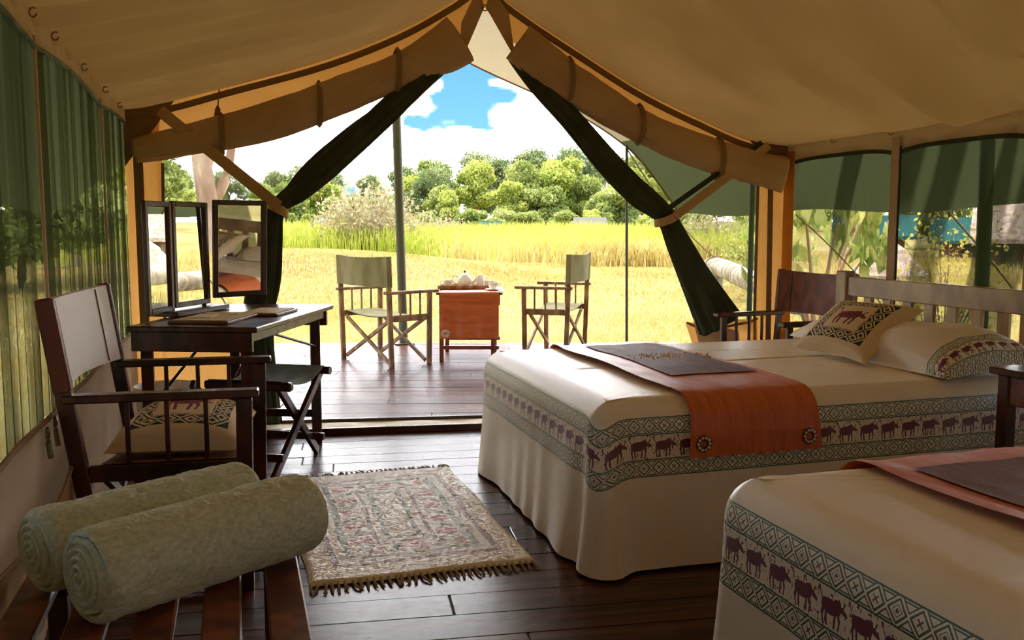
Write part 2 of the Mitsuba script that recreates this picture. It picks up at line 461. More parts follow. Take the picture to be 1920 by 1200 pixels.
# ---------------------------------------------------------------- floor and deck: one mesh per plank
def planks(key, region, ang, width, m, seed, z=0.0):
    r = np.random.default_rng(seed)
    ca, sa = math.cos(ang), math.sin(ang)
    loc = Polygon([(x * ca + y * sa, -x * sa + y * ca) for x, y in region])
    x0, y0, x1, y1 = loc.bounds
    row = math.floor(y0 / width)
    while row * width < y1:
        cuts, x = [x0 - 1], x0 + r.uniform(0.3, 2.0)
        while x < x1: cuts.append(x); x += r.uniform(1.5, 2.8)
        cuts.append(x1 + 1)
        for a, b in zip(cuts, cuts[1:]):
            g = 0.0022
            pg = loc.intersection(Polygon([(a + g / 2, row * width + g), (b - g / 2, row * width + g), (b - g / 2, (row + 1) * width - g), (a + g / 2, (row + 1) * width - g)]))
            if pg.is_empty or pg.area < 0.002 or pg.geom_type != 'Polygon': continue
            o = np.array(pg.exterior.coords)[:-1]
            if Polygon(o).exterior.is_ccw is False: o = o[::-1]
            c = o.mean(0); n = len(o)
            inn = o + (c - o) / (np.linalg.norm(c - o, axis=1, keepdims=True)) * 0.004
            dz = r.uniform(-0.0012, 0.0012)
            rings = [np.c_[o, np.full(n, z - 0.024)], np.c_[o, np.full(n, z - 0.003 + dz)], np.c_[inn, np.full(n, z + dz)]]
            v = np.vstack(rings)
            v = np.c_[v[:, 0] * ca - v[:, 1] * sa, v[:, 0] * sa + v[:, 1] * ca, v[:, 2]]
            f = []
            for k in range(2):
                for j in range(n):
                    A, B = k * n + j, k * n + (j + 1) % n
                    f += [[A, B, B + n], [A, B + n, A + n]]
            f += [[2 * n, 2 * n + j, 2 * n + j + 1] for j in range(1, n - 1)]
            part(key, 'plank', trimesh.Trimesh(v, f, process=False), m)
        row += 1


struct('floor', 'dark red-brown polished plank floor inside the tent')
inner = [(-0.57, -0.9), (3.22, -0.9), (3.22, fy(3.22) - 0.02), (-0.57, fy(-0.57) - 0.02)]
scene['floor'] = mikit.ply(box((1.32, 2.2, -0.05), (3.8, 6.3, 0.05)), 'black_metal')
planks('floor', inner, A_IN, 0.152, 'floor_wood', 3)
struct('floor_deck', 'shiny wooden deck of the porch in front of the tent')
labels['floor_deck']['kind'] = 'structure'
deck = [(-0.62, fy(-0.62)), (4.2, fy(4.2)), (4.2, 9.35 - 1.26), (-0.62, 9.35 + 0.186)]
dm = trimesh.creation.extrude_polygon(Polygon(deck).buffer(-0.02), 0.04); dm.apply_translation([0, 0, -0.066])
scene['floor_deck'] = mikit.ply(dm, 'black_metal')
planks('floor_deck', deck, A_DECK, 0.15, 'deck_wood', 5)
th = struct('trim_1', 'red-edged threshold bars and canvas strip across the tent doorway')
part(th, 'threshold_bar', beam(V(0.02, fy(0.02) - 0.03, 0.02), V(2.75, fy(2.75) - 0.03, 0.02), 0.035, 0.04), 'floor_wood')
part(th, 'threshold_bar', beam(V(0.02, fy(0.02) - 0.28, 0.018), V(2.75, fy(2.75) - 0.2, 0.018), 0.03, 0.036), 'floor_wood')
part(th, 'canvas_strip', sheet(lambda u, v: np.stack([0.02 + 2.73 * u, fy(0.02 + 2.73 * u) - 0.05 - (0.2 - 0.07 * u) * v, 0.022 + 0.008 * np.sin(u * 40) * np.sin(v * 3.1) + 0.008 * v], -1), 80, 8), 'paper', smooth=True)

# ---------------------------------------------------------------- tent: roof, walls
px_ = [-0.57, -0.48, -0.346, -0.034, 0.544, 0.957, 1.255, 1.395, 1.496, 1.957, 2.305, 2.628, 3.024, 3.22]
pz_ = [1.79, 1.795, 1.825, 1.917, 2.09, 2.265, 2.44, 2.53, 2.45, 2.155, 1.95, 1.80, 1.655, 1.635]
prof = PchipInterpolator(px_, pz_)
struct('ceiling', 'sagging tan canvas tent roof')


def roof(side):
    def fn(u, v):
        x = (1.395 - 1.965 * u) if side < 0 else (1.395 + 1.825 * u)
        y = -0.95 + (fy(x) + 0.95) * v
        z = prof(x)
        edge = np.clip(1 - v, 0, 1)
        if side < 0:
            z = z + 0.009 * np.sin(y * 48 + 2 * np.sin(y * 3)) * u ** 2.5 * np.clip((1 - u) * 25, 0.1, 1) + 0.035 * np.sin(y * 21 + u * 2 + 3 * nz(np.stack([x, y, x * 0], -1))) * u ** 1.5 * np.clip(edge * 6, 0, 1)
            z = z - 0.03 * np.sin(np.pi * u) * np.clip(edge * 8, 0, 1)
        else:
            q = (y - 0.5 * u)
            z = z + 0.07 * np.sin(q * 13 + 1.5 * nz(np.stack([x, y, x * 0 + 4], -1)) * 4) * np.clip(edge * 7 - 0.7, 0, 1) * (0.3 + 0.7 * u) * np.clip((1 - u) * 9, 0.04, 1)
            z = z - 0.03 * np.sin(np.pi * u) * np.clip(edge * 8, 0, 1)
        return np.stack([x, y, z], -1)
    return sheet(fn, 70, 420)


part('ceiling', 'canvas_slope', roof(-1), 'roof_canvas', smooth=True)
part('ceiling', 'canvas_slope', roof(1), 'roof_canvas', smooth=True)
seam = [(x, fy(x) - 0.012, float(prof(x)) - 0.035) for x in np.linspace(-0.55, 3.2, 70)]
part('ceiling', 'seam_tape', tube(seam, 0.006, 8, ry=0.018), 'tape', smooth=40)
# a long stitched seam down the right slope
part('ceiling', 'stitched_seam', tube([(x, 2.6 - 0.9 * (x - 1.4) / 1.8 * 0, float(prof(x)) - 0.03 * math.sin(math.pi * (x - 1.395) / 1.825) - 0.008) for x in np.linspace(1.42, 3.2, 40)], 0.004, 6), 'roll_canvas')

# front wall
struct('wall_front', 'orange canvas front wall of the tent around the open doorway')
gl = PchipInterpolator([-0.57, -0.187, 0.186, 0.596, 1.013, 1.25, 1.396], [1.55, 1.6, 1.71, 1.86, 2.04, 2.2, 2.40])
gr_ = PchipInterpolator([1.396, 1.57, 1.80, 2.245, 2.634, 3.1, 3.22], [2.40, 2.2, 1.98, 1.74, 1.57, 1.46, 1.44])


def gable(x0, x1, low):
    def fn(u, v):
        x = x0 + (x1 - x0) * u
        z = low(x) + (prof(x) + 0.03 - low(x)) * v
        y = fy(x) + 0.012 * np.sin(14 * x + 9 * z) * np.sin(np.pi * v)
        return np.stack([x, y, z], -1)
    return sheet(fn, 60, 16)


part('wall_front', 'gable_panel', gable(-0.57, 1.396, gl), 'gable_canvas', smooth=True)
part('wall_front', 'gable_panel', gable(1.396, 3.22, gr_), 'gable_canvas', smooth=True)


def fq(pts, off=0.0): return [(x, fy(x) - off, z) for x, z in pts]


def fsheet(l0, l1, nu=20, nv=24, off=0.0, fold=0.0, k=30):
    """Sheet on the front wall between two poly-lines of (x, z), bottom to top."""
    a, b = smooth_path(l0, nv), smooth_path(l1, nv)

    def fn(u, v):
        j = np.round(v * (nv - 1)).astype(int)
        p = a[j] * (1 - u)[..., None] + b[j] * u[..., None]
        return np.stack([p[..., 0], fy(p[..., 0]) - off + fold * np.sin(k * p[..., 0] + 3 * p[..., 1]), p[..., 1]], -1)
    return sheet(fn, nu, nv)


part('wall_front', 'corner_strip', fsheet([(-0.57, 0), (-0.57, 1.8)], [(-0.41, 0), (-0.40, 0.6), (-0.375, 1.3), (-0.38, 1.8)], fold=0.01, k=60), 'gable_canvas', smooth=True)
part('wall_front', 'corner_strip', fsheet([(3.03, 0), (3.03, 1.72)], [(3.21, 0), (3.2, 1.7)], fold=0.008, k=50), 'gable_canvas', smooth=True)
part('wall_front', 'seam_tape', beam(V(-0.5, fy(-0.5) - 0.012, 0.02), V(-0.5, fy(-0.5) - 0.012, 1.7), 0.05, 0.006, up=(0, 1, 0)), 'tape', label='dark brown vertical seam tape')
part('wall_front', 'seam_tape', beam(V(3.125, fy(3.125) - 0.012, 0.02), V(3.105, fy(3.1) - 0.012, 1.62), 0.035, 0.006, up=(0, 1, 0)), 'tape', label='dark brown vertical seam tape')
part('wall_front', 'seam_tape', beam(V(3.03, fy(3.03) - 0.01, 0.02), V(3.03, fy(3.03) - 0.01, 1.5), 0.018, 0.006, up=(0, 1, 0)), 'tape')
part('wall_front', 'seam_tape', beam(V(-0.395, fy(-0.395) - 0.01, 0.5), V(-0.372, fy(-0.38) - 0.01, 1.5), 0.016, 0.006, up=(0, 1, 0)), 'tape')
part('wall_front', 'lower_panel', fsheet([(-0.41, 0), (-0.41, 0.52)], [(0.1, 0), (0.06, 0.25), (0.04, 0.46)], fold=0.012, k=24), 'gable_canvas', smooth=True)
part('wall_front', 'lower_panel', fsheet([(2.83, 0.0), (2.70, 0.3), (2.61, 0.57)], [(3.05, 0), (3.05, 0.3), (3.05, 0.59)], fold=0.02, k=22), 'gable_canvas', smooth=True)
part('wall_front', 'edge_binding', tube(smooth_path(fq([(2.61, 0.57), (2.75, 0.53), (2.9, 0.55), (3.05, 0.59)], 0.008), 14), 0.008, 6), 'tape')
for pts in ([(-0.57, 1.48), (-0.57, 1.79), (-0.3, 1.84)], [(3.22, 1.4), (3.22, 1.63), (2.96, 1.68)]):
    (a, b), (c, d), (e, f_) = pts
    part('wall_front', 'corner_patch', fsheet([(a, b), (c, d)], [((a * 0.35 + e * 0.65), (b * 0.2 + f_ * 0.8) - 0.06), (e, f_)], 8, 8, off=0.012), 'tape', smooth=True)
# mesh panes of the front wall, beside the doorway
lb = [(0.10, 0.5), (0.151, 0.863), (0.187, 1.105), (0.220, 1.255), (0.354, 1.361), (0.533, 1.527), (0.833, 1.799), (1.073, 2.012), (1.18, 2.08)]


def meshpane(x0, x1, topf, curve, zb, off, nu=80, nv=30):
    """Net from the wall strip to the gathered curtain: its right border is 'curve', given as x -> lowest z where x lies past the tie."""
    def fn(u, v):
        x = x0 + (x1 - x0) * u
        lo = np.maximum(zb, curve(x)); hi = np.maximum(topf(x), lo + 0.002)
        z = lo + (hi - lo) * v
        return np.stack([x, fy(x) - off + 0.012 * np.sin(x * 17 + z * 5), z], -1)
    return sheet(fn, nu, nv)


cl = PchipInterpolator([-0.6, 0.10, 0.151, 0.187, 0.220, 0.354, 0.533, 0.833, 1.073, 1.2], [0.45, 0.5, 0.863, 1.105, 1.255, 1.361, 1.527, 1.799, 2.012, 2.12])
part('wall_front', 'mesh_pane', meshpane(-0.40, 1.15, lambda x: gl(x) + 0.02, cl, 0.45, 0.0), 'pale_net', label='thin pale insect netting', smooth=True)
crv = PchipInterpolator([1.60, 1.679, 1.866, 2.088, 2.281, 2.461, 2.53, 2.66, 2.78, 2.85, 3.2], [2.06, 1.994, 1.80, 1.541, 1.355, 1.204, 1.03, 0.78, 0.56, 0.52, 0.52])
part('wall_front', 'mesh_pane', meshpane(1.64, 3.04, lambda x: gr_(x) + 0.02, crv, 0.5, 0.0), 'green_net', label='green insect netting', smooth=True)

# rolled door flaps under the gable
def roll(key, top, bot, nseed, flip):
    top, bot = smooth_path(top, 90), smooth_path(bot, 90)
    mid = (top + bot) / 2
    hh = np.abs(top[:, 1] - bot[:, 1]) / 2
    d = np.gradient(mid, axis=0); cosn = np.abs(d[:, 0]) / np.linalg.norm(d, axis=1)
    path = np.array([(x, fy(x) - 0.075, z) for x, z in mid])
    ph = nseed

    def shp(t, k):
        return 1 + 0.03 * np.sin(7 * t + 3 * np.sin(9 * k + ph)) + 0.02 * np.sin(11 * t - 5 * np.sin(7 * k)) + 0.07 * np.sin(3 * t + 6 * k + ph) + 0.10 * np.maximum(0, np.cos(2 * t + 1.0 + 14 * k * (0.5 + 0.0 * ph))) * np.sin(np.pi * k) + 0.12 * nz(np.stack([np.cos(t) * 1.2, np.sin(t) * 1.2, k * 12 + ph], -1), nseed)
    return tube(path, 0.062, 72, shape=shp, ry=hh * cosn), path, hh * cosn


rlt = [(-0.50, 1.63), (-0.239, 1.695), (0.249, 1.834), (0.630, 2.003), (0.955, 2.143), (1.15, 2.28), (1.249, 2.36)]
rlb = [(-0.52, 1.495), (-0.187, 1.543), (0.186, 1.627), (0.596, 1.781), (1.013, 1.966), (1.16, 2.00), (1.250, 2.04)]
k = thing('rolled_door_flap', 'brown canvas door flap rolled up under the left half of the gable', 'tent flap', 'rolled door flaps')
m, path, hh = roll(k, rlt, rlb, 2, False)
part(k, 'roll', m, 'roll_canvas', smooth=True)
for i in (22, 48, 70):
    part(k, 'tie', ring(path[i], 1.0, 0.006, (1, 0, 0), 6) if False else tube([path[i] + V(0, -0.080 * math.cos(a), (hh[i] + 0.022) * math.sin(a)) for a in np.linspace(-math.pi, math.pi, 26)], 0.014, 6, ry=0.004, up=(0, 1, 0.1)), 'tape', smooth=40)
part(k, 'tie', tube(smooth_path([(-0.06, fy(-0.06) - 0.02, 1.905), (-0.065, fy(-0.06) - 0.03, 1.85), (-0.08, fy(-0.06) - 0.08, 1.71)], 10), 0.016, 6, ry=0.004), 'tape', smooth=40)
rrt = [(1.563, 2.33), (1.68, 2.24), (1.926, 2.055), (2.307, 1.816), (2.695, 1.666), (3.02, 1.585), (3.16, 1.56)]
rrb = [(1.572, 2.053), (1.66, 1.99), (1.803, 1.90), (2.245, 1.661), (2.634, 1.483), (3.0, 1.385), (3.14, 1.35)]
k = thing('rolled_door_flap', 'brown canvas door flap rolled up under the right half of the gable', 'tent flap', 'rolled door flaps')
m, path, hh = roll(k, rrt, rrb, 5, True)
part(k, 'roll', m, 'roll_canvas', smooth=True)
for i in (18, 42, 68):
    part(k, 'tie', tube([path[i] + V(0, -0.080 * math.cos(a), (hh[i] + 0.022) * math.sin(a)) for a in np.linspace(-math.pi, math.pi, 26)], 0.014, 6, ry=0.004, up=(0, 1, 0.1)), 'tape', smooth=40)
# the two flat strips of the opening's edge at the apex
part('wall_front', 'apex_strip', fsheet([(1.25, 2.06), (1.393, 2.39)], [(1.262, 2.3), (1.36, 2.5)], 6, 8, off=0.03), 'roll_canvas', smooth=True)
part('wall_front', 'apex_strip', fsheet([(1.57, 2.1), (1.40, 2.39)], [(1.53, 2.36), (1.43, 2.5)], 6, 8, off=0.03), 'roll_canvas', smooth=True)
part('wall_front', 'apex_ring', ring((1.396, fy(1.396) - 0.03, 2.385), 0.016, 0.004, (0, 1, 0)), 'metal', label='metal ring at the apex', smooth=True)

# gathered mesh curtains
def bundle(pts, rad, off, n=120, seed=1, flat=0.7):
    pr = smooth_path([(x, z, r) for (x, z), r in zip(pts, rad)], n)
    path = np.array([(x, fy(x) - off, z) for x, z, _ in pr])
    return tube(path, pr[:, 2], 48, up=(0, 1, 0), ry=pr[:, 2] * flat, shape=lambda t, k: 1 + 0.1 * np.sin(7 * t + 5 * k + seed) + 0.07 * np.sin(13 * t - 8 * k))


k = thing('mesh_curtain', 'dark green mesh curtain tied back on the left side of the doorway behind the desk', 'curtain', 'tied-back mesh curtains')
part(k, 'drape', bundle([(1.22, 2.14), (1.06, 2.0), (0.833, 1.79), (0.533, 1.515), (0.354, 1.352), (0.235, 1.255), (0.187, 1.105), (0.151, 0.863), (0.115, 0.62), (0.13, 0.3), (0.14, 0.03)],
                        [0.05, 0.055, 0.065, 0.065, 0.055, 0.042, 0.07, 0.085, 0.075, 0.07, 0.08], 0.06), 'dark_green_cloth', smooth=True)
part(k, 'fold', bundle([(0.86, 1.86), (0.6, 1.66), (0.4, 1.47), (0.24, 1.27)], [0.008, 0.02, 0.028, 0.02], 0.05, 60, 3, 0.4), 'dark_green_cloth', smooth=True)


def strap(a, b, w, extra=None):
    return sheet(lambda u, v: np.asarray(a) * (1 - u)[..., None] + np.asarray(b) * u[..., None] + (v - 0.5)[..., None] * V(0.0, 0, 1) * w + np.stack([u * 0, -0.012 * np.sin(np.pi * v), u * 0], -1), 12, 6)


part(k, 'tieback', beam(V(-0.37, fy(-0.37) - 0.11, 1.775), V(0.235, fy(0.235) - 0.15, 1.262), 0.012, 0.062, b=0.004), 'strap_canvas', label='tan canvas tieback strap')
part(k, 'tieback_loop', tube([V(0.232 + 0.055 * math.cos(a), fy(0.23) - 0.06 - 0.075 * math.sin(a), 1.25 - 0.03 * math.cos(a)) for a in np.linspace(-1.8, 3.6, 24)], 0.006, 6, ry=0.03, up=(0, 0, 1)), 'strap_canvas', smooth=40)
k = thing('mesh_curtain', 'dark green mesh curtain tied back on the right side of the doorway beyond the bed', 'curtain', 'tied-back mesh curtains')
part(k, 'drape', bundle([(1.56, 2.13), (1.679, 1.985), (1.866, 1.785), (2.088, 1.53), (2.281, 1.345), (2.44, 1.215), (2.535, 1.03), (2.67, 0.78), (2.79, 0.56)],
                        [0.055, 0.06, 0.062, 0.07, 0.07, 0.055, 0.075, 0.1, 0.13], 0.06, seed=4), 'dark_green_cloth', smooth=True)
part(k, 'hem', fsheet([(2.86, 0.02), (2.73, 0.3), (2.63, 0.6)], [(2.98, 0.02), (2.93, 0.3), (2.9, 0.52)], 12, 16, off=0.05, fold=0.02, k=40), 'wall_canvas', label='beige canvas hem', smooth=True)
part(k, 'tieback', beam(V(3.04, fy(3.04) - 0.1, 1.63), V(2.46, fy(2.46) - 0.15, 1.21), 0.012, 0.05, b=0.004), 'strap_canvas', label='tan canvas tieback strap')
part(k, 'tieback', beam(V(3.0, fy(3.0) - 0.09, 1.645), V(2.42, fy(2.46) - 0.12, 1.25), 0.01, 0.03, b=0.003), 'dark_green_cloth', label='dark green tieback strap')
part(k, 'tieback_loop', tube([V(2.45 + 0.065 * math.cos(a), fy(2.45) - 0.06 - 0.08 * math.sin(a), 1.2 + 0.03 * math.cos(a)) for a in np.linspace(-0.5, 5.0, 24)], 0.006, 6, ry=0.028, up=(0, 0, 1)), 'strap_canvas', smooth=40)

# left wall
struct('wall_left', 'left side wall of the tent: green mesh windows over a tan canvas skirt')
XL = -0.57
yl1 = fy(XL)
edges = [-0.9, 0.55, 1.75, 3.08, 4.5, yl1]


def wsheet(x, y0, y1, z0, z1, nu, nv, fold=0.0, scallop=0.0, lean=0.0, k=50):
    def fn(u, v):
        y = y0 + (y1 - y0) * u
        lo = z0 + scallop * np.abs(np.sin(np.pi * (y - edges[3]) / 1.4)) if scallop else z0 + 0 * y
        z = lo + (z1 - lo) * v
        return np.stack([x + fold * np.sin(k * y + 2 * np.sin(3 * y)) * (0.4 + 0.6 * (1 - v)) + lean * v, y, z], -1)
    return sheet(fn, nu, nv)


part('wall_left', 'valance', wsheet(XL + 0.01, -0.9, yl1, 1.685, 1.795, 220, 6, fold=0.006, scallop=0.03), 'wall_canvas', label='tan canvas valance with a scalloped edge', smooth=True)
part('wall_left', 'edge_binding', tube([(XL + 0.014, y, 1.685 + 0.03 * abs(math.sin(math.pi * (y - edges[3]) / 1.4))) for y in np.linspace(-0.9, yl1, 120)], 0.008, 6), 'stool_canvas')
for a, b in zip(edges, edges[1:]):
    part('wall_left', 'mesh_screen', wsheet(XL, a, b, 0.57, 1.72, 60, 12, fold=0.006, k=70), 'left_net', smooth=True)
for y in edges[1:-1]:
    part('wall_left', 'canvas_post', beam(V(XL + 0.012, y, 0.56), V(XL + 0.012, y, 1.72), 0.008, 0.022, up=(0, 1, 0)), 'wall_canvas')
part('wall_left', 'lower_panel', wsheet(XL + 0.02, -0.9, yl1, 0.0, 0.585, 260, 14, fold=0.007, k=14), 'skirt_canvas', label='tan canvas skirt', smooth=True)


part('wall_left', 'edge_binding', tube([(XL + 0.022 + 0.004 * math.sin(9 * y), y, 0.585) for y in np.linspace(-0.9, yl1, 120)], 0.008, 6), 'tape')


def pocket(y0, y1, ztop, zbot):
    def fn(u, v):
        y = y0 + (y1 - y0) * u
        z = zbot + (ztop(u) - zbot) * v
        return np.stack([XL + 0.034 + 0.06 * np.sin(np.pi * u) ** 0.8 * (0.35 + 0.65 * v) + 0.005 * np.sin(y * 40), y, z], -1)
    return sheet(fn, 40, 16)


part('wall_left', 'pocket', pocket(1.6, 3.32, lambda u: 0.48 - 0.07 * np.sin(np.pi * u) ** 0.7, 0.10), 'strap_canvas', label='hanging canvas pocket', smooth=True)
part('wall_left', 'edge_binding', tube([(XL + 0.036 + 0.06 * math.sin(math.pi * u) ** 0.8, 1.6 + 1.72 * u, 0.48 - 0.07 * math.sin(math.pi * u) ** 0.7) for u in np.linspace(0.01, 0.99, 40)], 0.006, 6), 'tape')
part('wall_left', 'edge_binding', tube([(XL + 0.036, 3.32, z) for z in np.linspace(0.1, 0.48, 6)], 0.007, 6), 'tape')
for y, z in ((2.88, 0.545), (3.0, 0.555), (3.16, 0.56), (4.45, 0.58)):
    part('wall_left', 'toggle', cat([ring((XL + 0.03, y, z), 0.02, 0.005, (1, 0.3, 0)), rod((XL + 0.03, y, z - 0.02), (XL + 0.035, y, z - 0.07), 0.008)]), 'metal', smooth=40)
for y in (1.3, 2.1, 2.959, 3.3, 3.9, 4.5, 5.04):
    part('wall_left', 'eave_ring', ring((XL + 0.035, y, float(prof(XL)) - 0.028), 0.013, 0.0028, (0.5, 1, 0), 14, 5.2), 'metal', smooth=True)

# right wall
struct('wall_right', 'right side wall of the tent with two mesh windows')
XR = 3.21
yr1 = fy(XR)
part('wall_right', 'valance', wsheet(XR, -0.9, yr1, 1.545, 1.662, 160, 6, fold=0.003, k=20), 'wall_canvas', smooth=True)
red = [-0.9, 0.6, 1.8, 3.02, 3.865, yr1 - 0.02]
for a, b in zip(red, red[1:]):
    part('wall_right', 'mesh_window', wsheet(XR + 0.01, a, b, 0.5, 1.58, 90, 24, fold=0.014, k=34), 'right_net', label='dark green mesh window hung in soft pleats', smooth=True)
    arch = [(XR - 0.006, y, 1.545 - 0.03 * (2 * (y - (a + b) / 2) / (b - a)) ** 4) for y in np.linspace(a + 0.03, b - 0.03, 24)]
    part('wall_right', 'window_binding', tube(arch, 0.005, 6, ry=0.012), 'dark_green_cloth', smooth=40)
for y in red[1:-1]:
    part('wall_right', 'canvas_post', beam(V(XR - 0.012, y, 0.4), V(XR - 0.012, y, 1.6), 0.008, 0.062, up=(0, 1, 0)), 'wall_canvas')
    part('wall_right', 'post_binding', beam(V(XR - 0.012, y - 0.034, 0.4), V(XR - 0.012, y - 0.034, 1.55), 0.01, 0.01, up=(0, 1, 0)), 'dark_green_cloth')
part('wall_right', 'canvas_post', beam(V(XR - 0.012, yr1 - 0.05, 0.0), V(XR - 0.012, yr1 - 0.05, 1.6), 0.008, 0.1, up=(0, 1, 0)), 'gable_canvas')
part('wall_right', 'lower_panel', wsheet(XR, -0.9, yr1, 0.0, 0.52, 160, 10, fold=0.008, k=14), 'wall_canvas', smooth=True)
for y in (2.3, 2.9, 3.42, 3.885, 4.345, 4.74):
    part('wall_right', 'eave_ring', ring((XR - 0.03, y, 1.625), 0.014, 0.003, (0.6, 1, 0), 14, 5.2), 'metal', smooth=True)
struct('wall_back', 'canvas back wall of the tent')
scene['wall_back'] = mikit.ply(sheet(lambda u, v: np.stack([-0.57 + 3.79 * u, -0.92 + 0.01 * np.sin(u * 30), prof(-0.57 + 3.79 * u) * v], -1), 60, 10), 'wall_canvas', smooth=True)

# ---------------------------------------------------------------- fly sheet, poles, ropes
struct('roof', 'pale canvas fly sheet stretched over the tent and porch')


flyR = PchipInterpolator([0, 0.55, 2.15, 2.65], [3.15, 2.80, 1.92, 1.28])
flyL = PchipInterpolator([0, 0.55, 2.3, 3.1], [3.15, 2.80, 1.92, 1.31])


def fly(side, u0, u1):
    fz, w = (flyR, 2.65) if side > 0 else (flyL, 3.1)

    def fn(u, v):
        a = (u0 + (u1 - u0) * u) * w
        x = 1.5 + side * a
        yf = 8.85 - 0.31 * (x - 1.5)
        y = -2.5 + (yf + 2.5) * v
        z = fz(a) - 0.06 * np.sin(np.pi * v) * (1 - a / w) - 0.04 * np.sin(v * np.pi * 5) ** 2 * (a / w) ** 2
        return np.stack([x, y, z], -1)
    return sheet(fn, 24, 90)


part('roof', 'canvas_slope', fly(-1, 0, 0.72), 'fly_canvas', smooth=True)
part('roof', 'canvas_slope', fly(1, 0, 0.79), 'fly_canvas', smooth=True)
part('roof', 'side_flap', fly(-1, 0.72, 1), 'green_canvas', label='dark green side flap of the fly sheet', smooth=True)
part('roof', 'side_flap', fly(1, 0.79, 1), 'green_canvas', label='dark green side flap of the fly sheet', smooth=True)
part('roof', 'hem', tube([(x, 8.85 - 0.31 * (x - 1.5), float(flyR(x - 1.5))) for x in np.linspace(1.5, 4.15, 30)], 0.012, 6), 'tape', smooth=True)


def pole(a, b, r, m, label):
    k = thing('tent_pole', label, 'pole')
    part(k, 'shaft', rod(a, b, r, 14), m, smooth=40)
    part(k, 'base_plate', box((a[0], a[1], a[2] + 0.008), (r * 4.4, r * 4.4, 0.012)), m)


pole((1.559, 8.789, 0.0), (1.50, 8.80, 3.12), 0.042, 'pole_paint', 'thick grey-green pole standing on the deck behind the left canvas chair')
pole((3.66, 8.146, 0.0), (3.635, 8.15, 1.93), 0.014, 'pole_paint', 'thin dark pole at the deck edge right of the porch chairs')
pole((3.60, 3.66, -0.25), (3.6, 3.70, 1.93), 0.035, 'green_pole', 'green pole outside the right mesh window')
pole((3.70, 6.0, 0.0), (3.695, 6.0, 1.85), 0.02, 'green_pole', 'slim green pole seen through the netting beside the right corner of the tent')


def rope(pts, label, r=0.005):
    return single('guy_rope', tube(smooth_path(pts, 24), r, 6), 'rope', label, 'rope', 'guy ropes of the fly sheet', smooth=True)


rope([(3.635, 8.15, 1.9), (5.3, 10.3, 1.22), (7.07, 12.5, 0.68)], 'guy rope running from the thin pole down to the log end', 0.008)
rope([(4.15, 4.53, 1.24), (4.6, 4.55, 0.85), (5.6, 4.6, -0.15)], 'guy rope slanting across the right-hand mesh window past the yellow-green bush', 0.006)
rope([(4.15, 6.1, 1.24), (4.8, 6.1, 0.7), (5.5, 6.1, -0.1)], 'guy rope slanting past the hanging leaves outside the right wall', 0.005)
rope([(-1.6, 9.8, 1.31), (-1.0, 9.9, 1.2), (-0.1, 10.1, 0.3)], 'dark guy rope behind the netting above the dressing mirror', 0.008)

# ---------------------------------------------------------------- beds
def rounded_rect(x0, x1, y0, y1, r, n=10, m=40):
    """Open path: head-far -> foot-far -> foot-near -> head-near, as points with outward normals."""
    P, N = [], []
    for x in np.linspace(x1, x0 + r, m, endpoint=False): P.append((x, y1)); N.append((0, 1))
    for a in np.linspace(math.pi / 2, math.pi, n): P.append((x0 + r + r * math.cos(a), y1 - r + r * math.sin(a))); N.append((math.cos(a), math.sin(a)))
    for y in np.linspace(y1 - r, y0 + r, m + 1)[1:-1]: P.append((x0, y)); N.append((-1, 0))
    for a in np.linspace(math.pi, 1.5 * math.pi, n): P.append((x0 + r + r * math.cos(a), y0 + r + r * math.sin(a))); N.append((math.cos(a), math.sin(a)))
    for x in np.linspace(x0 + r, x1, m + 1)[1:]: P.append((x, y0)); N.append((0, -1))
    return np.array(P), np.array(N)


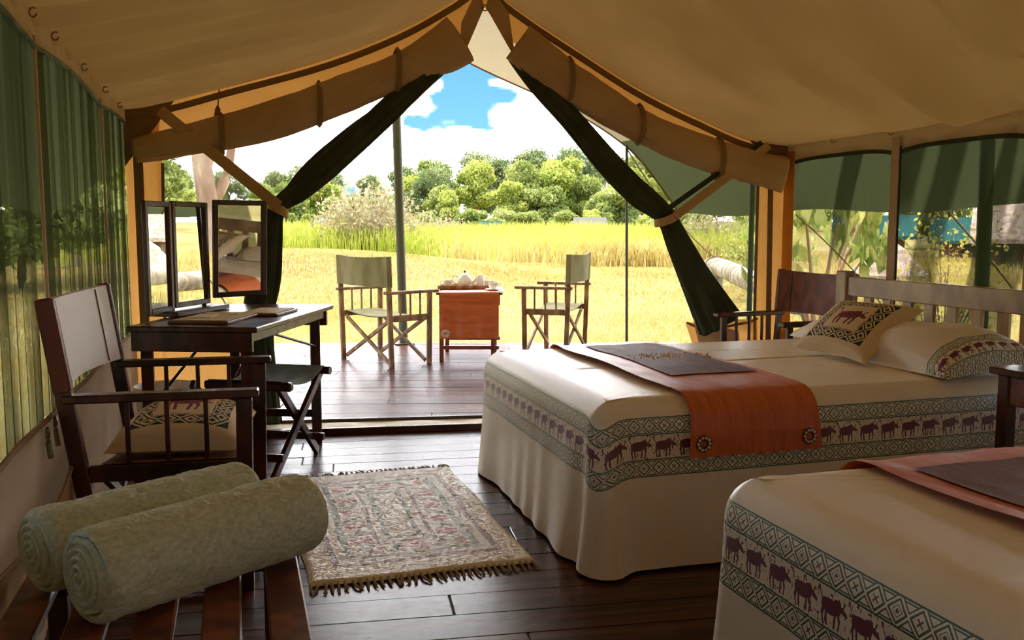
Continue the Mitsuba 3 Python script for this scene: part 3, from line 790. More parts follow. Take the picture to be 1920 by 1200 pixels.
def bedspread(x0, x1, y0, y1, h, seed):
    R = 0.10
    P, N = rounded_rect(x0, x1, y0, y1, 0.07, 12, 70)
    s = np.concatenate([[0], np.cumsum(np.linalg.norm(np.diff(P, axis=0), axis=1))])
    corner_s = s[70 + 12 + 69 + 6]
    drops = [(-0.07, -0.10), (-0.055, -0.075), (-0.03, -0.04)]
    prof_ = [(-R * (1 - math.sin(a)), h - R * (1 - math.cos(a))) for a in np.linspace(0, math.pi / 2, 8)]
    prof_ += [(0, z) for z in np.linspace(h - R, 0.012, 22)[1:]]
    prof_ = np.array(prof_)
    arc = np.concatenate([[0], np.cumsum(np.linalg.norm(np.diff(prof_, axis=0), axis=1))]) - 0.075
    v = []
    uv = []
    for k, (o, z) in enumerate(prof_):
        t = np.clip((h - R - z) / (h - R), 0, 1)
        flare = 0.01 + 0.022 * t
        fold = (0.02 * np.sin(s * 9 + seed + 2.5 * np.sin(s * 3.1 + seed)) + 0.007 * np.sin(s * 27 + 3 * np.sin(s * 5) + 2 * z)) * t ** 1.3 * (0.4 + 0.6 * np.sin(s * 2.3 + seed) ** 2)
        fold = fold + 0.05 * np.exp(-((s - corner_s - 0.03) / 0.06) ** 2) * t - 0.03 * np.exp(-((s - corner_s + 0.10) / 0.05) ** 2) * t ** 0.8
        side = np.where(s > corner_s + 0.15, 0.45, 1.0)
        d = o + flare * t + fold * side
        v.append(np.c_[P + N * d[:, None], np.full(len(P), z)])
        dip = 0.035 * np.exp(-((s - corner_s) / 0.05) ** 2)
        uv.append(np.c_[s, np.full(len(P), arc[k]) - dip])
    # the flat top: the same rings run on inwards to the middle of the head edge
    inner, C = P - N * R, np.array([x1, (y0 + y1) / 2])
    for q in np.concatenate([1 - np.linspace(0.012, 0.12, 6), np.linspace(0.85, 0.0, 34)]):
        pts = C + (inner - C) * q
        w = np.clip((1 - q) / 0.55, 0, 1); w = w * w * (3 - 2 * w)
        z = h + w * (0.006 + 0.012 * nz(np.c_[pts * 2.2, np.full(len(pts), seed)], int(seed)))
        z = z - 0.005 * np.exp(-((pts[:, 1] - C[1]) / 0.012) ** 2) * np.clip((pts[:, 0] - x0 - 0.12) * 8, 0, 1)
        v.insert(0, np.c_[pts, z]); uv.insert(0, np.c_[s, np.full(len(P), -1.0)])
    v, uv = np.stack(v, 1), np.stack(uv, 1)
    n, m = v.shape[:2]
    return trimesh.Trimesh(v.reshape(-1, 3), grid_faces(n, m), process=False), uv.reshape(-1, 2)


def make_bed(x0, x1, y0, y1, h, xh, label, spread_label, seed, headlen):
    b = thing('bed', label, 'bed', 'beds')
    part(b, 'mattress', box(((x0 + x1) / 2 + 0.03, (y0 + y1) / 2, 0.36), (x1 - x0 - 0.16, y1 - y0 - 0.16, 0.24), b=0.05), 'paper')
    part(b, 'base', box(((x0 + x1) / 2 + 0.03, (y0 + y1) / 2, 0.17), (x1 - x0 - 0.2, y1 - y0 - 0.2, 0.13)), 'dark_wood')
    for sy in (y0 - 0.02, y1 - 0.08):
        part(b, 'headboard_post', box((xh, sy, 0.46), (0.06, 0.085, 0.92), b=0.006), 'head_wood')
    part(b, 'headboard_rail', beam(V(xh, y0 + 0.02, 0.843), V(xh, y1 - 0.12, 0.843), 0.035, 0.10, b=0.004), 'head_wood')
    part(b, 'headboard_rail', beam(V(xh, y0 + 0.02, 0.42), V(xh, y1 - 0.12, 0.42), 0.03, 0.08, b=0.004), 'head_wood')
    n = 8
    for i in range(n):
        y = y0 + 0.1 + (y1 - y0 - 0.3) * (i + 0.5) / n
        part(b, 'headboard_slat', beam(V(xh, y, 0.455), V(xh, y, 0.80), 0.02, 0.06, up=(0, 1, 0)), 'head_wood')
    for x in (x0 + 0.2, x1 - 0.1):
        for y in (y0 + 0.2, y1 - 0.2):
            part(b, 'leg', box((x, y, 0.055), (0.06, 0.06, 0.11)), 'dark_wood')
    m, uv = bedspread(x0, x1, y0, y1, h, seed)
    single('bedspread', m, 'spread_cloth', spread_label, 'bedspread', 'printed bedspreads', smooth=True, uv=uv)


make_bed(1.10, 2.93, 2.69, 4.12, 0.575, 3.06, 'wooden bed with a slatted headboard by the right mesh windows, farther of the two beds',
         'cream bedspread with a cow-printed border on the farther bed under the cushion', 1.0, 1.3)
make_bed(1.07, 2.93, 0.44, 1.87, 0.575, 3.06, 'wooden bed nearest the viewer, mostly hidden by its cream spread and cut by the frame',
         'cream bedspread with a large cow-printed border on the nearest bed at the lower right', 2.3, 1.3)


def runner(x0, x1, y0, y1, h, drop, label, medal, panel, gold):
    k = thing('bed_runner', label, 'bed runner', 'orange bed runners')
    R = 0.10
    path = [(y1 + 0.02, h - drop), (y1 + 0.016, h - R)] + [(y1 + 0.012 - R + R * math.cos(a), h - R + 0.008 + R * math.sin(a)) for a in np.linspace(0, math.pi / 2, 7)]
    path += [(y, h + 0.007 + 0.009 * math.sin(math.pi * (y - y0) / (y1 - y0)) ** 0.7) for y in np.linspace(y1 - R - 0.02, y0 + R + 0.02, 40)]
    path += [(y0 - 0.012 + R - R * math.sin(a), h - R + 0.008 + R * math.cos(a)) for a in np.linspace(0, math.pi / 2, 7)]
    path += [(y0 - 0.018 - 0.008 * t, h - R - (drop - R) * t) for t in np.linspace(0.15, 1, 10)]
    path = np.array(path); n = len(path)
    s = np.concatenate([[0], np.cumsum(np.linalg.norm(np.diff(path, axis=0), axis=1))])

    def mk(xa, xb, ia, ib, lift, nu=24, wr=0.003):
        uu = np.linspace(0, 1, nu)
        X = xa + (xb - xa) * uu[:, None] + 0.008 * np.sin(s[None, ia:ib] * 9) * np.where(uu < 0.5, 1, -1)[:, None]
        d = np.gradient(path, axis=0); d /= np.linalg.norm(d, axis=1, keepdims=True)
        nn = np.c_[d[:, 1], -d[:, 0]]
        if nn[n // 2, 1] < 0: nn = -nn
        w = lift * 0.7 + wr * (nz(np.stack([X * 14, np.broadcast_to(s[None, ia:ib] * 3.5, X.shape), X * 0], -1), 5) * 2.4 + 0.8)
        q = path[None, ia:ib] + nn[None, ia:ib] * w[..., None]
        v = np.stack([X, q[..., 0], q[..., 1]], -1)
        return trimesh.Trimesh(v.reshape(-1, 3), grid_faces(nu, ib - ia), process=False), np.c_[np.repeat(X[:, :1] * 2, ib - ia, 1).ravel(), np.broadcast_to(s[None, ia:ib], X.shape).ravel() * 0 + (X * 1.0).ravel()]
    m, uv = mk(x0, x1, 0, n, 0.004, 30, 0.005)
    uv = np.c_[np.tile(s, 30), m.vertices[:, 0]]
    part(k, 'cloth', m, 'orange_cloth', smooth=True, uv=uv)
    ia = int(np.argmin(np.abs(path[:, 0] - panel[3]) + 9 * (path[:, 1] < h))); ib = int(np.argmin(np.abs(path[:, 0] - panel[2]) + 9 * (path[:, 1] < h)))
    m, uv = mk(panel[0], panel[1], ia, ib + 1, 0.011, 24, 0.004)
    uv = np.c_[np.tile(s[ia:ib + 1], 24), m.vertices[:, 0]]
    part(k, 'centre_panel', m, 'brown_cloth', label='dark brown woven centre panel', smooth=True, uv=uv)
    for mx in medal:
        c = V(mx, y0 - 0.036, h - drop + 0.048)
        w = part(k, 'bead_medallion', cat([ring(c, 0.026, 0.003, (0, 1, 0), 20), ring(c, 0.016, 0.003, (0, 1, 0), 18)]), 'beads_dark', label='round bead medallion', smooth=True)
        part(w, 'bead', cat([trimesh.creation.icosphere(1, 0.0055).apply_translation(c + V(0.021 * math.cos(a), -0.003, 0.021 * math.sin(a))) for a in np.linspace(0, 2 * np.pi, 11)[:-1]]), 'beads_pale', kind='stuff', smooth=True)
    if gold:
        gx, gy = gold; r_ = np.random.default_rng(4)
        part(k, 'bead_embroidery', cat([trimesh.creation.icosphere(1, 0.006).apply_translation((gx + r_.normal(0, 0.065), gy + r_.normal(0, 0.04), h + 0.021 + r_.uniform(0, 0.005))) for _ in range(220)]), 'bead_gold', label='gold bead embroidery', kind='stuff', smooth=True)


runner(1.43, 1.94, 2.69, 4.12, 0.575, 0.195, 'orange runner with a brown centre across the farther bed, bead medallions on its hem', (1.478, 1.888), (1.545, 1.90, 3.03, 3.92), (1.76, 3.47))
runner(1.41, 1.93, 0.44, 1.87, 0.575, 0.195, 'orange runner with a dark brown centre across the nearest bed at the right edge', (1.458, 1.88), (1.475, 1.87, 0.75, 1.69), None)

m, uv = pad((2.60, 2.715, 0.585), (2.60, 3.38, 0.585), (2.97, 3.38, 0.60), (2.97, 2.715, 0.60), 0.0, 4)
def pillow(xa, xb, ya, yb, z, th_, label, seed):
    m, uv = pad((xa, yb, z), (xa, ya, z), (xb, ya, z + 0.05), (xb, yb, z + 0.05), th_, 34, low=0.12, seed=seed, pinch=0.02)
    single('pillow', m, 'pillow_cloth', label, 'pillow', 'bed pillows', smooth=True, uv=uv)


pillow(2.52, 2.99, 2.71, 3.40, 0.585, 0.165, 'plump cream pillow with a cow-printed end, against the headboard nearest the nightstand', 1)
pillow(2.73, 3.0, 3.46, 4.04, 0.59, 0.10, 'cream pillow peeping out behind the cushion on the far side of the bed', 2)
m, uv = pad((2.40, 3.52, 0.605), (2.42, 3.05, 0.595), (2.87, 3.24, 0.79), (2.73, 3.63, 0.80), 0.11, 32, low=0.3, seed=3, pinch=0.10)
single('cushion', m, 'cushion_cloth', 'square cream cushion with a bull and diamond print leaning on the bed pillow', 'cushion', 'bull-print cushions', smooth=True, uv=uv)

# nightstand
k = thing('nightstand', 'dark wooden nightstand between the two beds at the right edge', 'nightstand')
nx0, nx1, ny0, ny1 = 2.52, 2.95, 2.05, 2.53
part(k, 'tabletop', box(((nx0 + nx1) / 2, (ny0 + ny1) / 2, 0.65), (nx1 - nx0, ny1 - ny0, 0.025), b=0.006), 'dark_wood')
part(k, 'apron', box(((nx0 + nx1) / 2, (ny0 + ny1) / 2, 0.585), (nx1 - nx0 - 0.06, ny1 - ny0 - 0.06, 0.10)), 'bench_wood')
for x in (nx0 + 0.045, nx1 - 0.045):
    for y in (ny0 + 0.045, ny1 - 0.045):
        part(k, 'leg', box((x, y, 0.318), (0.045, 0.045, 0.636)), 'dark_wood')
part(k, 'shelf', box(((nx0 + nx1) / 2, (ny0 + ny1) / 2, 0.2), (nx1 - nx0 - 0.06, ny1 - ny0 - 0.06, 0.02)), 'dark_wood')

# ---------------------------------------------------------------- director's chairs
def chair(label, loc, rz, W, D, frame, seat, back, group=None, lean=0.02, front=0.08, hb=0.905, za=0.61, zs=0.40, backlow=0.66, post=0.04, sleeve=None, bars=True):
    k = thing('director_chair', label, 'chair', group)

    def P(n, m, mm, lab=None, smooth=False, uv=None): part(k, n, place(m, loc, rz), mm, label=lab, smooth=smooth)
    w2, d2 = W / 2, D / 2
    for s in (-1, 1):
        y = s * w2
        P('back_post', beam(V(-d2 + lean * 0.35, y, 0), V(-d2 - lean, y, hb), post * 0.7, post, up=(1, 0, 0)), frame)
        P('leg', beam(V(d2 - 0.01, y, 0), V(d2, y, za - 0.01), post * 0.7, post, up=(1, 0, 0)), frame)
        P('armrest', box((front / 2 - 0.02 - lean * 0.2, y, za + 0.004), (D + front + 0.05, 0.056, 0.026), b=0.005), frame)
        P('side_rail', box((0, y, zs), (D, 0.024, 0.05)), frame)
        for i in range(3):
            x = -d2 + D * (i + 1) / 4
            P('spindle', box((x, y, (zs + za) / 2 + 0.01), (0.014, 0.014, za - zs - 0.03), b=0.002), frame)
    for x in (-d2 + 0.005, d2 - 0.035):
        P('cross_leg', beam(V(x, -w2 + 0.02, 0.03), V(x, w2 - 0.06, zs - 0.02), 0.02, 0.032, up=(0, 0, 1)), frame)
        P('cross_leg', beam(V(x + 0.022, w2 - 0.02, 0.03), V(x + 0.022, -w2 + 0.06, zs - 0.02), 0.02, 0.032, up=(0, 0, 1)), frame)
    if bars: P('foot_bar', beam(V(-d2 + 0.02, -w2 + 0.04, 0.03), V(d2 - 0.02, -w2 + 0.04, 0.03), 0.022, 0.028), frame)
    if bars: P('foot_bar', beam(V(-d2 + 0.02, w2 - 0.04, 0.03), V(d2 - 0.02, w2 - 0.04, 0.03), 0.022, 0.028), frame)

    def seatf(u, v):
        return np.stack([-d2 + 0.03 + (D - 0.05) * v, -w2 + 0.0 + W * u, zs + 0.028 - 0.03 * np.sin(np.pi * u)], -1)
    top = sheet(seatf, 24, 8); bot = sheet(lambda u, v: seatf(u, v) - V(0, 0, 0.006), 24, 8); bot.faces = bot.faces[:, ::-1]
    P('seat', cat([top, bot]), seat, smooth=True)
    h0, h1 = backlow, hb + 0.005
    def xb(z): return -d2 + lean * 0.35 - (lean * 1.35) * z / hb

    def backf(off):
        def fn(u, v):
            y = -w2 - 0.016 + (W + 0.032) * u
            dip = 0.012 * np.sin(np.pi * u)
            z = h0 + (h1 - dip - h0) * v
            e = np.clip(np.minimum(u, 1 - u) * W / 0.07, 0, 1)
            return np.stack([xb(z) + off * (0.024 - 0.012 * e) - 0.045 * np.sin(np.pi * np.clip((u - 0.06) / 0.88, 0, 1)), y, z], -1)
        return fn
    a, b = sheet(backf(1), 36, 10), sheet(backf(-1), 36, 10)
    b.faces = b.faces[:, ::-1]
    n = 10
    side = []
    vv = np.vstack([a.vertices, b.vertices]); ff = [a.faces, b.faces + len(a.vertices)]
    N0 = len(a.vertices)
    for col in (0, 35):
        i0 = col * n + np.arange(n - 1)
        ff += [np.stack([i0, i0 + 1, i0 + 1 + N0], 1), np.stack([i0, i0 + 1 + N0, i0 + N0], 1)]
    for row in (0, n - 1):
        i0 = np.arange(35) * n + row
        ff += [np.stack([i0, i0 + n, i0 + n + N0], 1), np.stack([i0, i0 + n + N0, i0 + N0], 1)]
    P('backrest', trimesh.Trimesh(vv, np.vstack(ff), process=False), back, smooth=35)
    for u in (0.16, 0.84):
        f = backf(1.12)
        P('stitched_seam', tube([f(np.array(u), np.array(v)) for v in np.linspace(0.02, 0.98, 8)], 0.0025, 5), sleeve or 'tape')
    if sleeve:
        for s in (-1, 1):
            P('sleeve', beam(V(xb(h0), s * (w2 + 0.004), h0 - 0.003), V(xb(h1), s * (w2 + 0.004), h1 + 0.003), 0.034, 0.052, up=(1, 0, 0), b=0.008), sleeve, 'red-brown leather sleeve')
    return k


deckgrp = 'canvas chairs at the tea table'
chair('pale wooden director chair with olive canvas on the deck, left of the tea table', (1.213, 7.72, 0), math.radians(24.7), 0.745, 0.395, 'pale_wood', 'chair_canvas', 'chair_canvas', deckgrp, bars=False)
chair('pale wooden director chair with olive canvas on the deck, right of the tea table', (2.80, 7.82, 0), math.radians(180 - 35), 0.70, 0.395, 'pale_wood', 'chair_canvas', 'chair_canvas', deckgrp, bars=False)
CH1, R1 = (-0.185, 3.30, 0), math.radians(-5)
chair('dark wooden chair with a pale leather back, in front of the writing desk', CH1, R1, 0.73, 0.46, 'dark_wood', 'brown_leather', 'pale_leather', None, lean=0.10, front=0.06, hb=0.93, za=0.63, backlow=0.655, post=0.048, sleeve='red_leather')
chair('dark wooden chair with a brown leather back, in the far right corner beyond the bed', (2.92, 4.40, 0), math.radians(180 + 4), 0.60, 0.36, 'dark_wood', 'brown_leather', 'brown_leather', None, lean=0.05, front=0.06, hb=0.89, za=0.635, backlow=0.65, post=0.036, sleeve='brown_leather')
c, s = math.cos(R1), math.sin(R1)
def L1(x, y, z): return V(CH1[0] + c * x - s * y, CH1[1] + s * x + c * y, z)
m, uv = pad(L1(-0.20, -0.32, 0.45), L1(0.22, -0.32, 0.44), L1(0.22, 0.30, 0.44), L1(-0.20, 0.30, 0.45), 0.13, 30, low=0.2, seed=6, pinch=0.06)
single('cushion', m, 'cushion_cloth', 'cream cushion with green diamond print on the seat of the chair by the desk', 'cushion', 'bull-print cushions', smooth=True, uv=uv)

# ---------------------------------------------------------------- folding stool
k = thing('folding_stool', 'folding wooden stool with a grey-green canvas seat beside the rug', 'stool')
RF, RN, LN, LF = V(0.43, 4.59, 0.43), V(0.227, 4.15, 0.43), V(-0.15, 4.35, 0.43), V(0.06, 4.80, 0.43)
part(k, 'seat_bar', rod(LN, RN + unit(RN - LN) * 0.01, 0.02, 14) if False else beam(LN, RN, 0.04, 0.04, b=0.008), 'dark_wood')
part(k, 'seat_bar', rod(LF, RF + unit(RF - LF) * 0.01, 0.02, 14), 'dark_wood', smooth=40)
def stoolf(u, v):
    a = LN * (1 - v)[..., None] + LF * v[..., None]; b = RN * (1 - v)[..., None] + RF * v[..., None]
    p = a * (1 - (0.02 + 0.93 * u))[..., None] + b * (0.02 + 0.93 * u)[..., None]
    p[..., 2] += 0.024 - 0.045 * np.sin(np.pi * v) + 0.004 * np.sin(u * 25) * np.sin(np.pi * v)
    return p
part(k, 'seat', sheet(stoolf, 30, 20), 'stool_canvas', smooth=True)
for a, b in ((RF, RN), (LF, LN)):
    w = 0.04 * unit(LN - RN)
    fn_, ff_ = V(b[0] - 0.075, b[1] - 0.13, 0.0), V(a[0] + 0.0, a[1] + 0.02, 0.0)
    part(k, 'leg', beam(a + w, fn_ + w + V(0, 0, 0.01), 0.022, 0.042, up=(0, 0, 1)), 'dark_wood')
    part(k, 'leg', beam(b + w * 1.7, ff_ + w * 1.7 + V(0, 0, 0.01), 0.022, 0.042, up=(0, 0, 1)), 'dark_wood')
part(k, 'stretcher', beam(V(RN[0] - 0.05, RN[1] - 0.10, 0.13), V(LN[0] - 0.05, LN[1] - 0.10, 0.13), 0.022, 0.035), 'dark_wood')
part(k, 'stretcher', beam(V(RF[0] - 0.03, RF[1] - 0.03, 0.10), V(LF[0] - 0.03, LF[1] - 0.03, 0.10), 0.022, 0.035), 'dark_wood')

# ---------------------------------------------------------------- writing desk, mirror, folders
k = thing('writing_desk', 'dark wooden folding writing desk against the left mesh wall', 'desk')
RZ = math.radians(-22)
NR = V(0.075, 3.90)
ed, en = V(math.sin(-RZ), math.cos(-RZ)), V(-math.cos(RZ), -math.sin(RZ))      # along the right edge; along the near edge to the left
LD, WD = 1.13, 0.57
def DK(a, b, z): q = NR + ed * a + en * b; return V(q[0], q[1], z)             # a: depth from the near edge, b: from the right edge
part(k, 'tabletop', beam(DK(0, WD / 2, 0.72), DK(LD, WD / 2, 0.72), WD, 0.024, b=0.005), 'dark_wood')
part(k, 'apron', beam(DK(0.03, 0.03, 0.665), DK(0.03, WD - 0.01, 0.665), 0.025, 0.085), 'dark_wood')
part(k, 'apron', beam(DK(LD - 0.03, 0.03, 0.665), DK(LD - 0.03, WD - 0.01, 0.665), 0.025, 0.085), 'dark_wood')
part(k, 'apron', beam(DK(0.06, 0.05, 0.685), DK(LD - 0.05, 0.05, 0.685), 0.022, 0.045), 'dark_wood')
for a in (0.06, LD - 0.12):
    for b in (0.07, WD - 0.06):
        part(k, 'leg', beam(DK(a, b, 0.0), DK(a, b, 0.66), 0.05, 0.05), 'dark_wood')
part(k, 'brace_rod', rod(DK(0.35, 0.06, 0.665), DK(LD - 0.13, 0.06, 0.52), 0.006), 'black_metal', smooth=True)
part(k, 'brace_rod', rod(DK(0.08, WD - 0.1, 0.42), DK(0.08, 0.3, 0.62), 0.006), 'black_metal', smooth=True)
part(k, 'stretcher', beam(DK(0.06, 0.07, 0.16), DK(0.06, WD - 0.06, 0.16), 0.022, 0.04), 'dark_wood')
part(k, 'stretcher', beam(DK(LD - 0.12, 0.07, 0.16), DK(LD - 0.12, WD - 0.06, 0.16), 0.022, 0.04), 'dark_wood')

zt = 0.733
k = thing('dressing_mirror', 'three-panel dressing mirror in dark wooden frames standing on the desk', 'mirror')
cL, cR = V(-0.285, 4.56), V(-0.135, 4.835)


def panel(name, a, b, z0, z1, lab, lean=0.0):
    """Framed mirror between ground points a and b; the glass faces the side to the right of a->b."""
    a3, b3 = V(a[0], a[1], 0), V(b[0], b[1], 0)
    d = unit(b3 - a3); nrm = V(d[1], -d[0], 0)
    fr, t = 0.026, 0.02
    sh = lambda z: V(0, 0, z) + nrm * lean * (z - z0)
    up_ = unit(V(0, 0, 1) + nrm * lean)
    ms = [beam(a3 + d * fr / 2 + sh(z0), a3 + d * fr / 2 + sh(z1), t, fr, up=d), beam(b3 - d * fr / 2 + sh(z0), b3 - d * fr / 2 + sh(z1), t, fr, up=d),
          beam(a3 + d * fr + sh(z0 + fr / 2), b3 - d * fr + sh(z0 + fr / 2), t, fr, up=up_), beam(a3 + d * fr + sh(z1 - fr / 2), b3 - d * fr + sh(z1 - fr / 2), t, fr, up=up_)]
    f = part(k, name, cat(ms), 'dark_wood', label=lab)
    A, B = a3 + d * (fr - 0.004), b3 - d * (fr - 0.004)
    zm = (z0 + z1) / 2
    part(f, 'backing', beam(A + sh(zm) - nrm * 0.006, B + sh(zm) - nrm * 0.006, 0.006, z1 - z0 - 2 * fr + 0.008, up=up_), 'dark_wood')
    q = np.array([A + sh(z0 + fr - 0.004), B + sh(z0 + fr - 0.004), B + sh(z1 - fr + 0.004), A + sh(z1 - fr + 0.004)]) - nrm * 0.0025
    part(f, 'glass', trimesh.Trimesh(q, [[0, 1, 2], [0, 2, 3]], process=False), 'mirror_glass', label='silvered mirror glass')


panel('side_panel', V(-0.385, 4.33), cL - V(0.004, 0.012), 0.755, 1.265, 'wooden-framed side mirror')
panel('centre_panel', cL, cR, 0.765, 1.27, 'wooden-framed centre mirror')
panel('side_panel', cR + V(0.02, -0.0), V(0.149, 4.996), 0.79, 1.285, 'wooden-framed side mirror', 0.055)
mid = (cL + cR) / 2; dd = unit(cR - cL); nn = V(dd[1], -dd[0])
part(k, 'base', beam(V(*(cL + nn * 0.0 - dd * 0.10), zt + 0.012), V(*(cR + dd * 0.06), zt + 0.012), 0.16, 0.022), 'dark_wood')
for q in (cL + dd * 0.015 - nn * 0.02, cR - dd * 0.015 - nn * 0.02):
    part(k, 'upright', box((q[0], q[1], zt + 0.13), (0.022, 0.022, 0.22)), 'dark_wood')
for i, (ca, cb, lab) in enumerate(((0.30, 0.30, 'open brown leather folder with pale cards on the desk, nearer of the two'), (0.60, 0.17, 'brown leather folder lying on the desk near its far edge'))):
    k = thing('leather_folder', lab, 'folder', 'leather folders on the desk')
    a, b = (0.40, 0.27) if i == 0 else (0.30, 0.20)
    part(k, 'cover', beam(DK(ca - a / 2, cb, zt + 0.006), DK(ca + a / 2, cb, zt + 0.006), b, 0.012), 'folder_leather')
    part(k, 'page', beam(DK(ca - a / 2 + 0.015, cb, zt + 0.014), DK(ca + a / 2 - 0.015, cb, zt + 0.014), b - 0.03, 0.004, b=0.001), 'folder_page')
    if i == 0:
        part(k, 'card', beam(DK(ca - 0.10, cb + 0.03, zt + 0.018), DK(ca + 0.03, cb + 0.05, zt + 0.018), 0.09, 0.003, b=0.0008), 'paper', label='white card')
        part(k, 'card', beam(DK(ca + 0.08, cb - 0.05, zt + 0.018), DK(ca + 0.15, cb - 0.03, zt + 0.018), 0.04, 0.003, b=0.0008), 'paper', label='white card')
single('waste_basket', lathe([(0.0, 0.0), (0.12, 0.0), (0.15, 0.34), (0.156, 0.345), (0.15, 0.35), (0.142, 0.34), (0.114, 0.012), (0, 0.012)], 28, (-0.36, 4.86, 0.002)), 'white_wash', 'pale round waste basket on the floor under the desk', 'waste basket', smooth=40)

# ---------------------------------------------------------------- rug
k = thing('rug', 'cream woven rug with pink, green and brown borders on the floor before the bed', 'rug')
nu, nv = 60, 100
def rugf(u, v):
    x, y = 0.19 + 0.76 * u, 2.86 + 1.28 * v
    e = np.minimum(np.minimum(u, 1 - u) * 0.76, np.minimum(v, 1 - v) * 1.28)
    return np.stack([x + 0.006 * np.sin(y * 9), y + 0.006 * np.sin(x * 11), 0.004 + 0.012 * np.clip(e / 0.012, 0, 1) ** 0.5 + 0.004 * nz(np.stack([x * 7, y * 7, x * 0], -1), 3)], -1)
part(k, 'weave', sheet(rugf, nu, nv), 'rug_wool', smooth=True, uv=quad_uv(nu, nv, 0.76, 1.28))
for y0, sg in ((2.86, -1), (4.14, 1)):
    fr = []
    for i in range(34):
        x = 0.197 + 0.746 * i / 33 + rng.normal(0, 0.002); tw_ = rng.normal(0, 0.008)
        for j in range(5):
            e = V(x + tw_ + rng.normal(0, 0.0045), y0 + sg * (0.062 + rng.uniform(-0.012, 0.014)), 0.004)
            fr.append(tube(smooth_path([(x, y0 - sg * 0.006, 0.010), (x + rng.normal(0, 0.002), y0 + sg * 0.018, 0.009), e], 5), [0.003, 0.0035, 0.003, 0.0025, 0.001], 5))
    part(k, 'fringe', cat(fr), 'fringe_wool', label='knotted tassel fringe', smooth=True, kind='stuff')

# ---------------------------------------------------------------- luggage bench and towels
k = thing('luggage_bench', 'low slatted dark wooden bench carrying the rolled towels', 'bench')
by0, by1 = 1.15, 2.24
for xr_ in (0.075, -0.045, -0.165, -0.285, -0.405):
    part(k, 'slat', box((xr_, (by0 + by1) / 2, 0.41), (0.072, by1 - by0, 0.022), b=0.004), 'bench_wood')
for y in (by0 + 0.42, by1 - 0.12):
    part(k, 'rail', box((-0.165, y, 0.378), (0.57, 0.035, 0.04)), 'dark_wood')
part(k, 'rail', box((-0.165, by0 + 0.06, 0.378), (0.57, 0.035, 0.04)), 'dark_wood')
for x in (0.06, -0.39):
    for y in (by0 + 0.08, by1 - 0.14):
        part(k, 'leg', box((x, y, 0.18), (0.04, 0.04, 0.36)), 'dark_wood')


def towel(a, b, r, label, seed):
    a, b = np.asarray(a, float), np.asarray(b, float)
    ax = unit(b - a); L = np.linalg.norm(b - a)
    e1 = unit(np.cross(ax, [0, 0, 1])); e2 = np.cross(e1, ax)
    nt, nc, nl = 150, 26, 90
    th = np.arange(nt) * 2 * np.pi / nt
    rows = []
    rc = 0.028
    for end in (0, 1):
        cap_ = []
        for i in range(nc):
            rr = (r - rc) * i / (nc - 1)
            cap_.append((rr, 0.0, True))
        for i in range(1, 7):
            an = math.pi / 2 * i / 7
            cap_.append((r - rc + rc * math.sin(an), rc * (1 - math.cos(an)), i < 3))
        if end == 0: rows += [(q, x, f) for q, x, f in cap_]
        else: rows += [(q, L - x, f) for q, x, f in cap_[::-1]]
        if end == 0: rows += [(r, rc + (L - 2 * rc) * t, False) for t in np.linspace(0, 1, nl)]
    v = []
    for rr, x, iscap in rows:
        dv = np.zeros(nt); dx = np.zeros(nt)
        if iscap:
            ph = rr / 0.0155 - th / (2 * np.pi) + 0.3 * math.sin(seed)
            g = np.abs(np.sin(np.pi * ph)) ** 0.5
            dx = (1 - g) * 0.022 - 0.010 * math.cos(rr / r * 2)
            if x > L / 2: dx = -dx
        p3 = a + ax * x
        f = 1 + 0.03 * np.sin(2 * th + seed) * (1 if rr > r * 0.7 else 0)
        pts = p3 + ax * dx[:, None] + rr * f[:, None] * (np.cos(th)[:, None] * e1 + np.sin(th)[:, None] * e2)
        v.append(pts)
    v = np.array(v)
    n2 = nz(v * 24, seed, 3); n3 = nz(v * 190, seed + 3, 2)
    cen = a + ((v - a) @ ax)[..., None] * ax
    d = v - cen; d /= np.linalg.norm(d, axis=-1, keepdims=True) + 1e-9
    v = v + d * (0.010 * n2 + 0.0035 * n3)[..., None] * np.clip(np.linalg.norm(v - cen, axis=-1) / r, 0, 1)[..., None]
    v[..., 2] = np.maximum(v[..., 2], a[2] - r + 0.004)
    # the loose outer edge of the roll
    mesh = trimesh.Trimesh(np.swapaxes(v, 0, 1).reshape(-1, 3), grid_faces(nt, len(rows), True)[:, ::-1], process=False)
    single('rolled_towel', mesh, 'towel_cloth', label, 'towel', 'rolled towels on the bench', smooth=True)


towel((-0.285, 1.745, 0.515), (0.135, 2.035, 0.515), 0.092, 'sage green towel rolled up on the bench, nearer of the two rolls', 1)
towel((-0.40, 1.93, 0.510), (0.01, 2.22, 0.510), 0.086, 'sage green towel rolled up on the bench, behind the front roll', 2)

# ---------------------------------------------------------------- tea table on the deck
k = thing('tea_table', 'small wooden folding table on the deck between the two canvas chairs', 'table')
TC, TR = V(1.99, 7.78), math.radians(-17)
def TT(x, y, z): c_, s_ = math.cos(TR), math.sin(TR); return V(TC[0] + c_ * x - s_ * y, TC[1] + s_ * x + c_ * y, z)
part(k, 'tabletop', place(cbox(0.28, 0.37, 0.011), TT(0, 0, 0.585), TR), 'pale_wood')
for y in (-0.33, 0.33):
    part(k, 'apron', place(cbox(0.25, 0.012, 0.03), TT(0, y, 0.545), TR), 'pale_wood')
    part(k, 'stretcher', place(cbox(0.25, 0.011, 0.015), TT(0, y, 0.12), TR), 'bench_wood')
    for x in (-0.24, 0.2):
        part(k, 'leg', place(cbox(0.018, 0.018, 0.2875), TT(x, y, 0.2875), TR), 'bench_wood')
k = thing('tablecloth', 'orange cloth hanging over the front of the tea table', 'tablecloth')
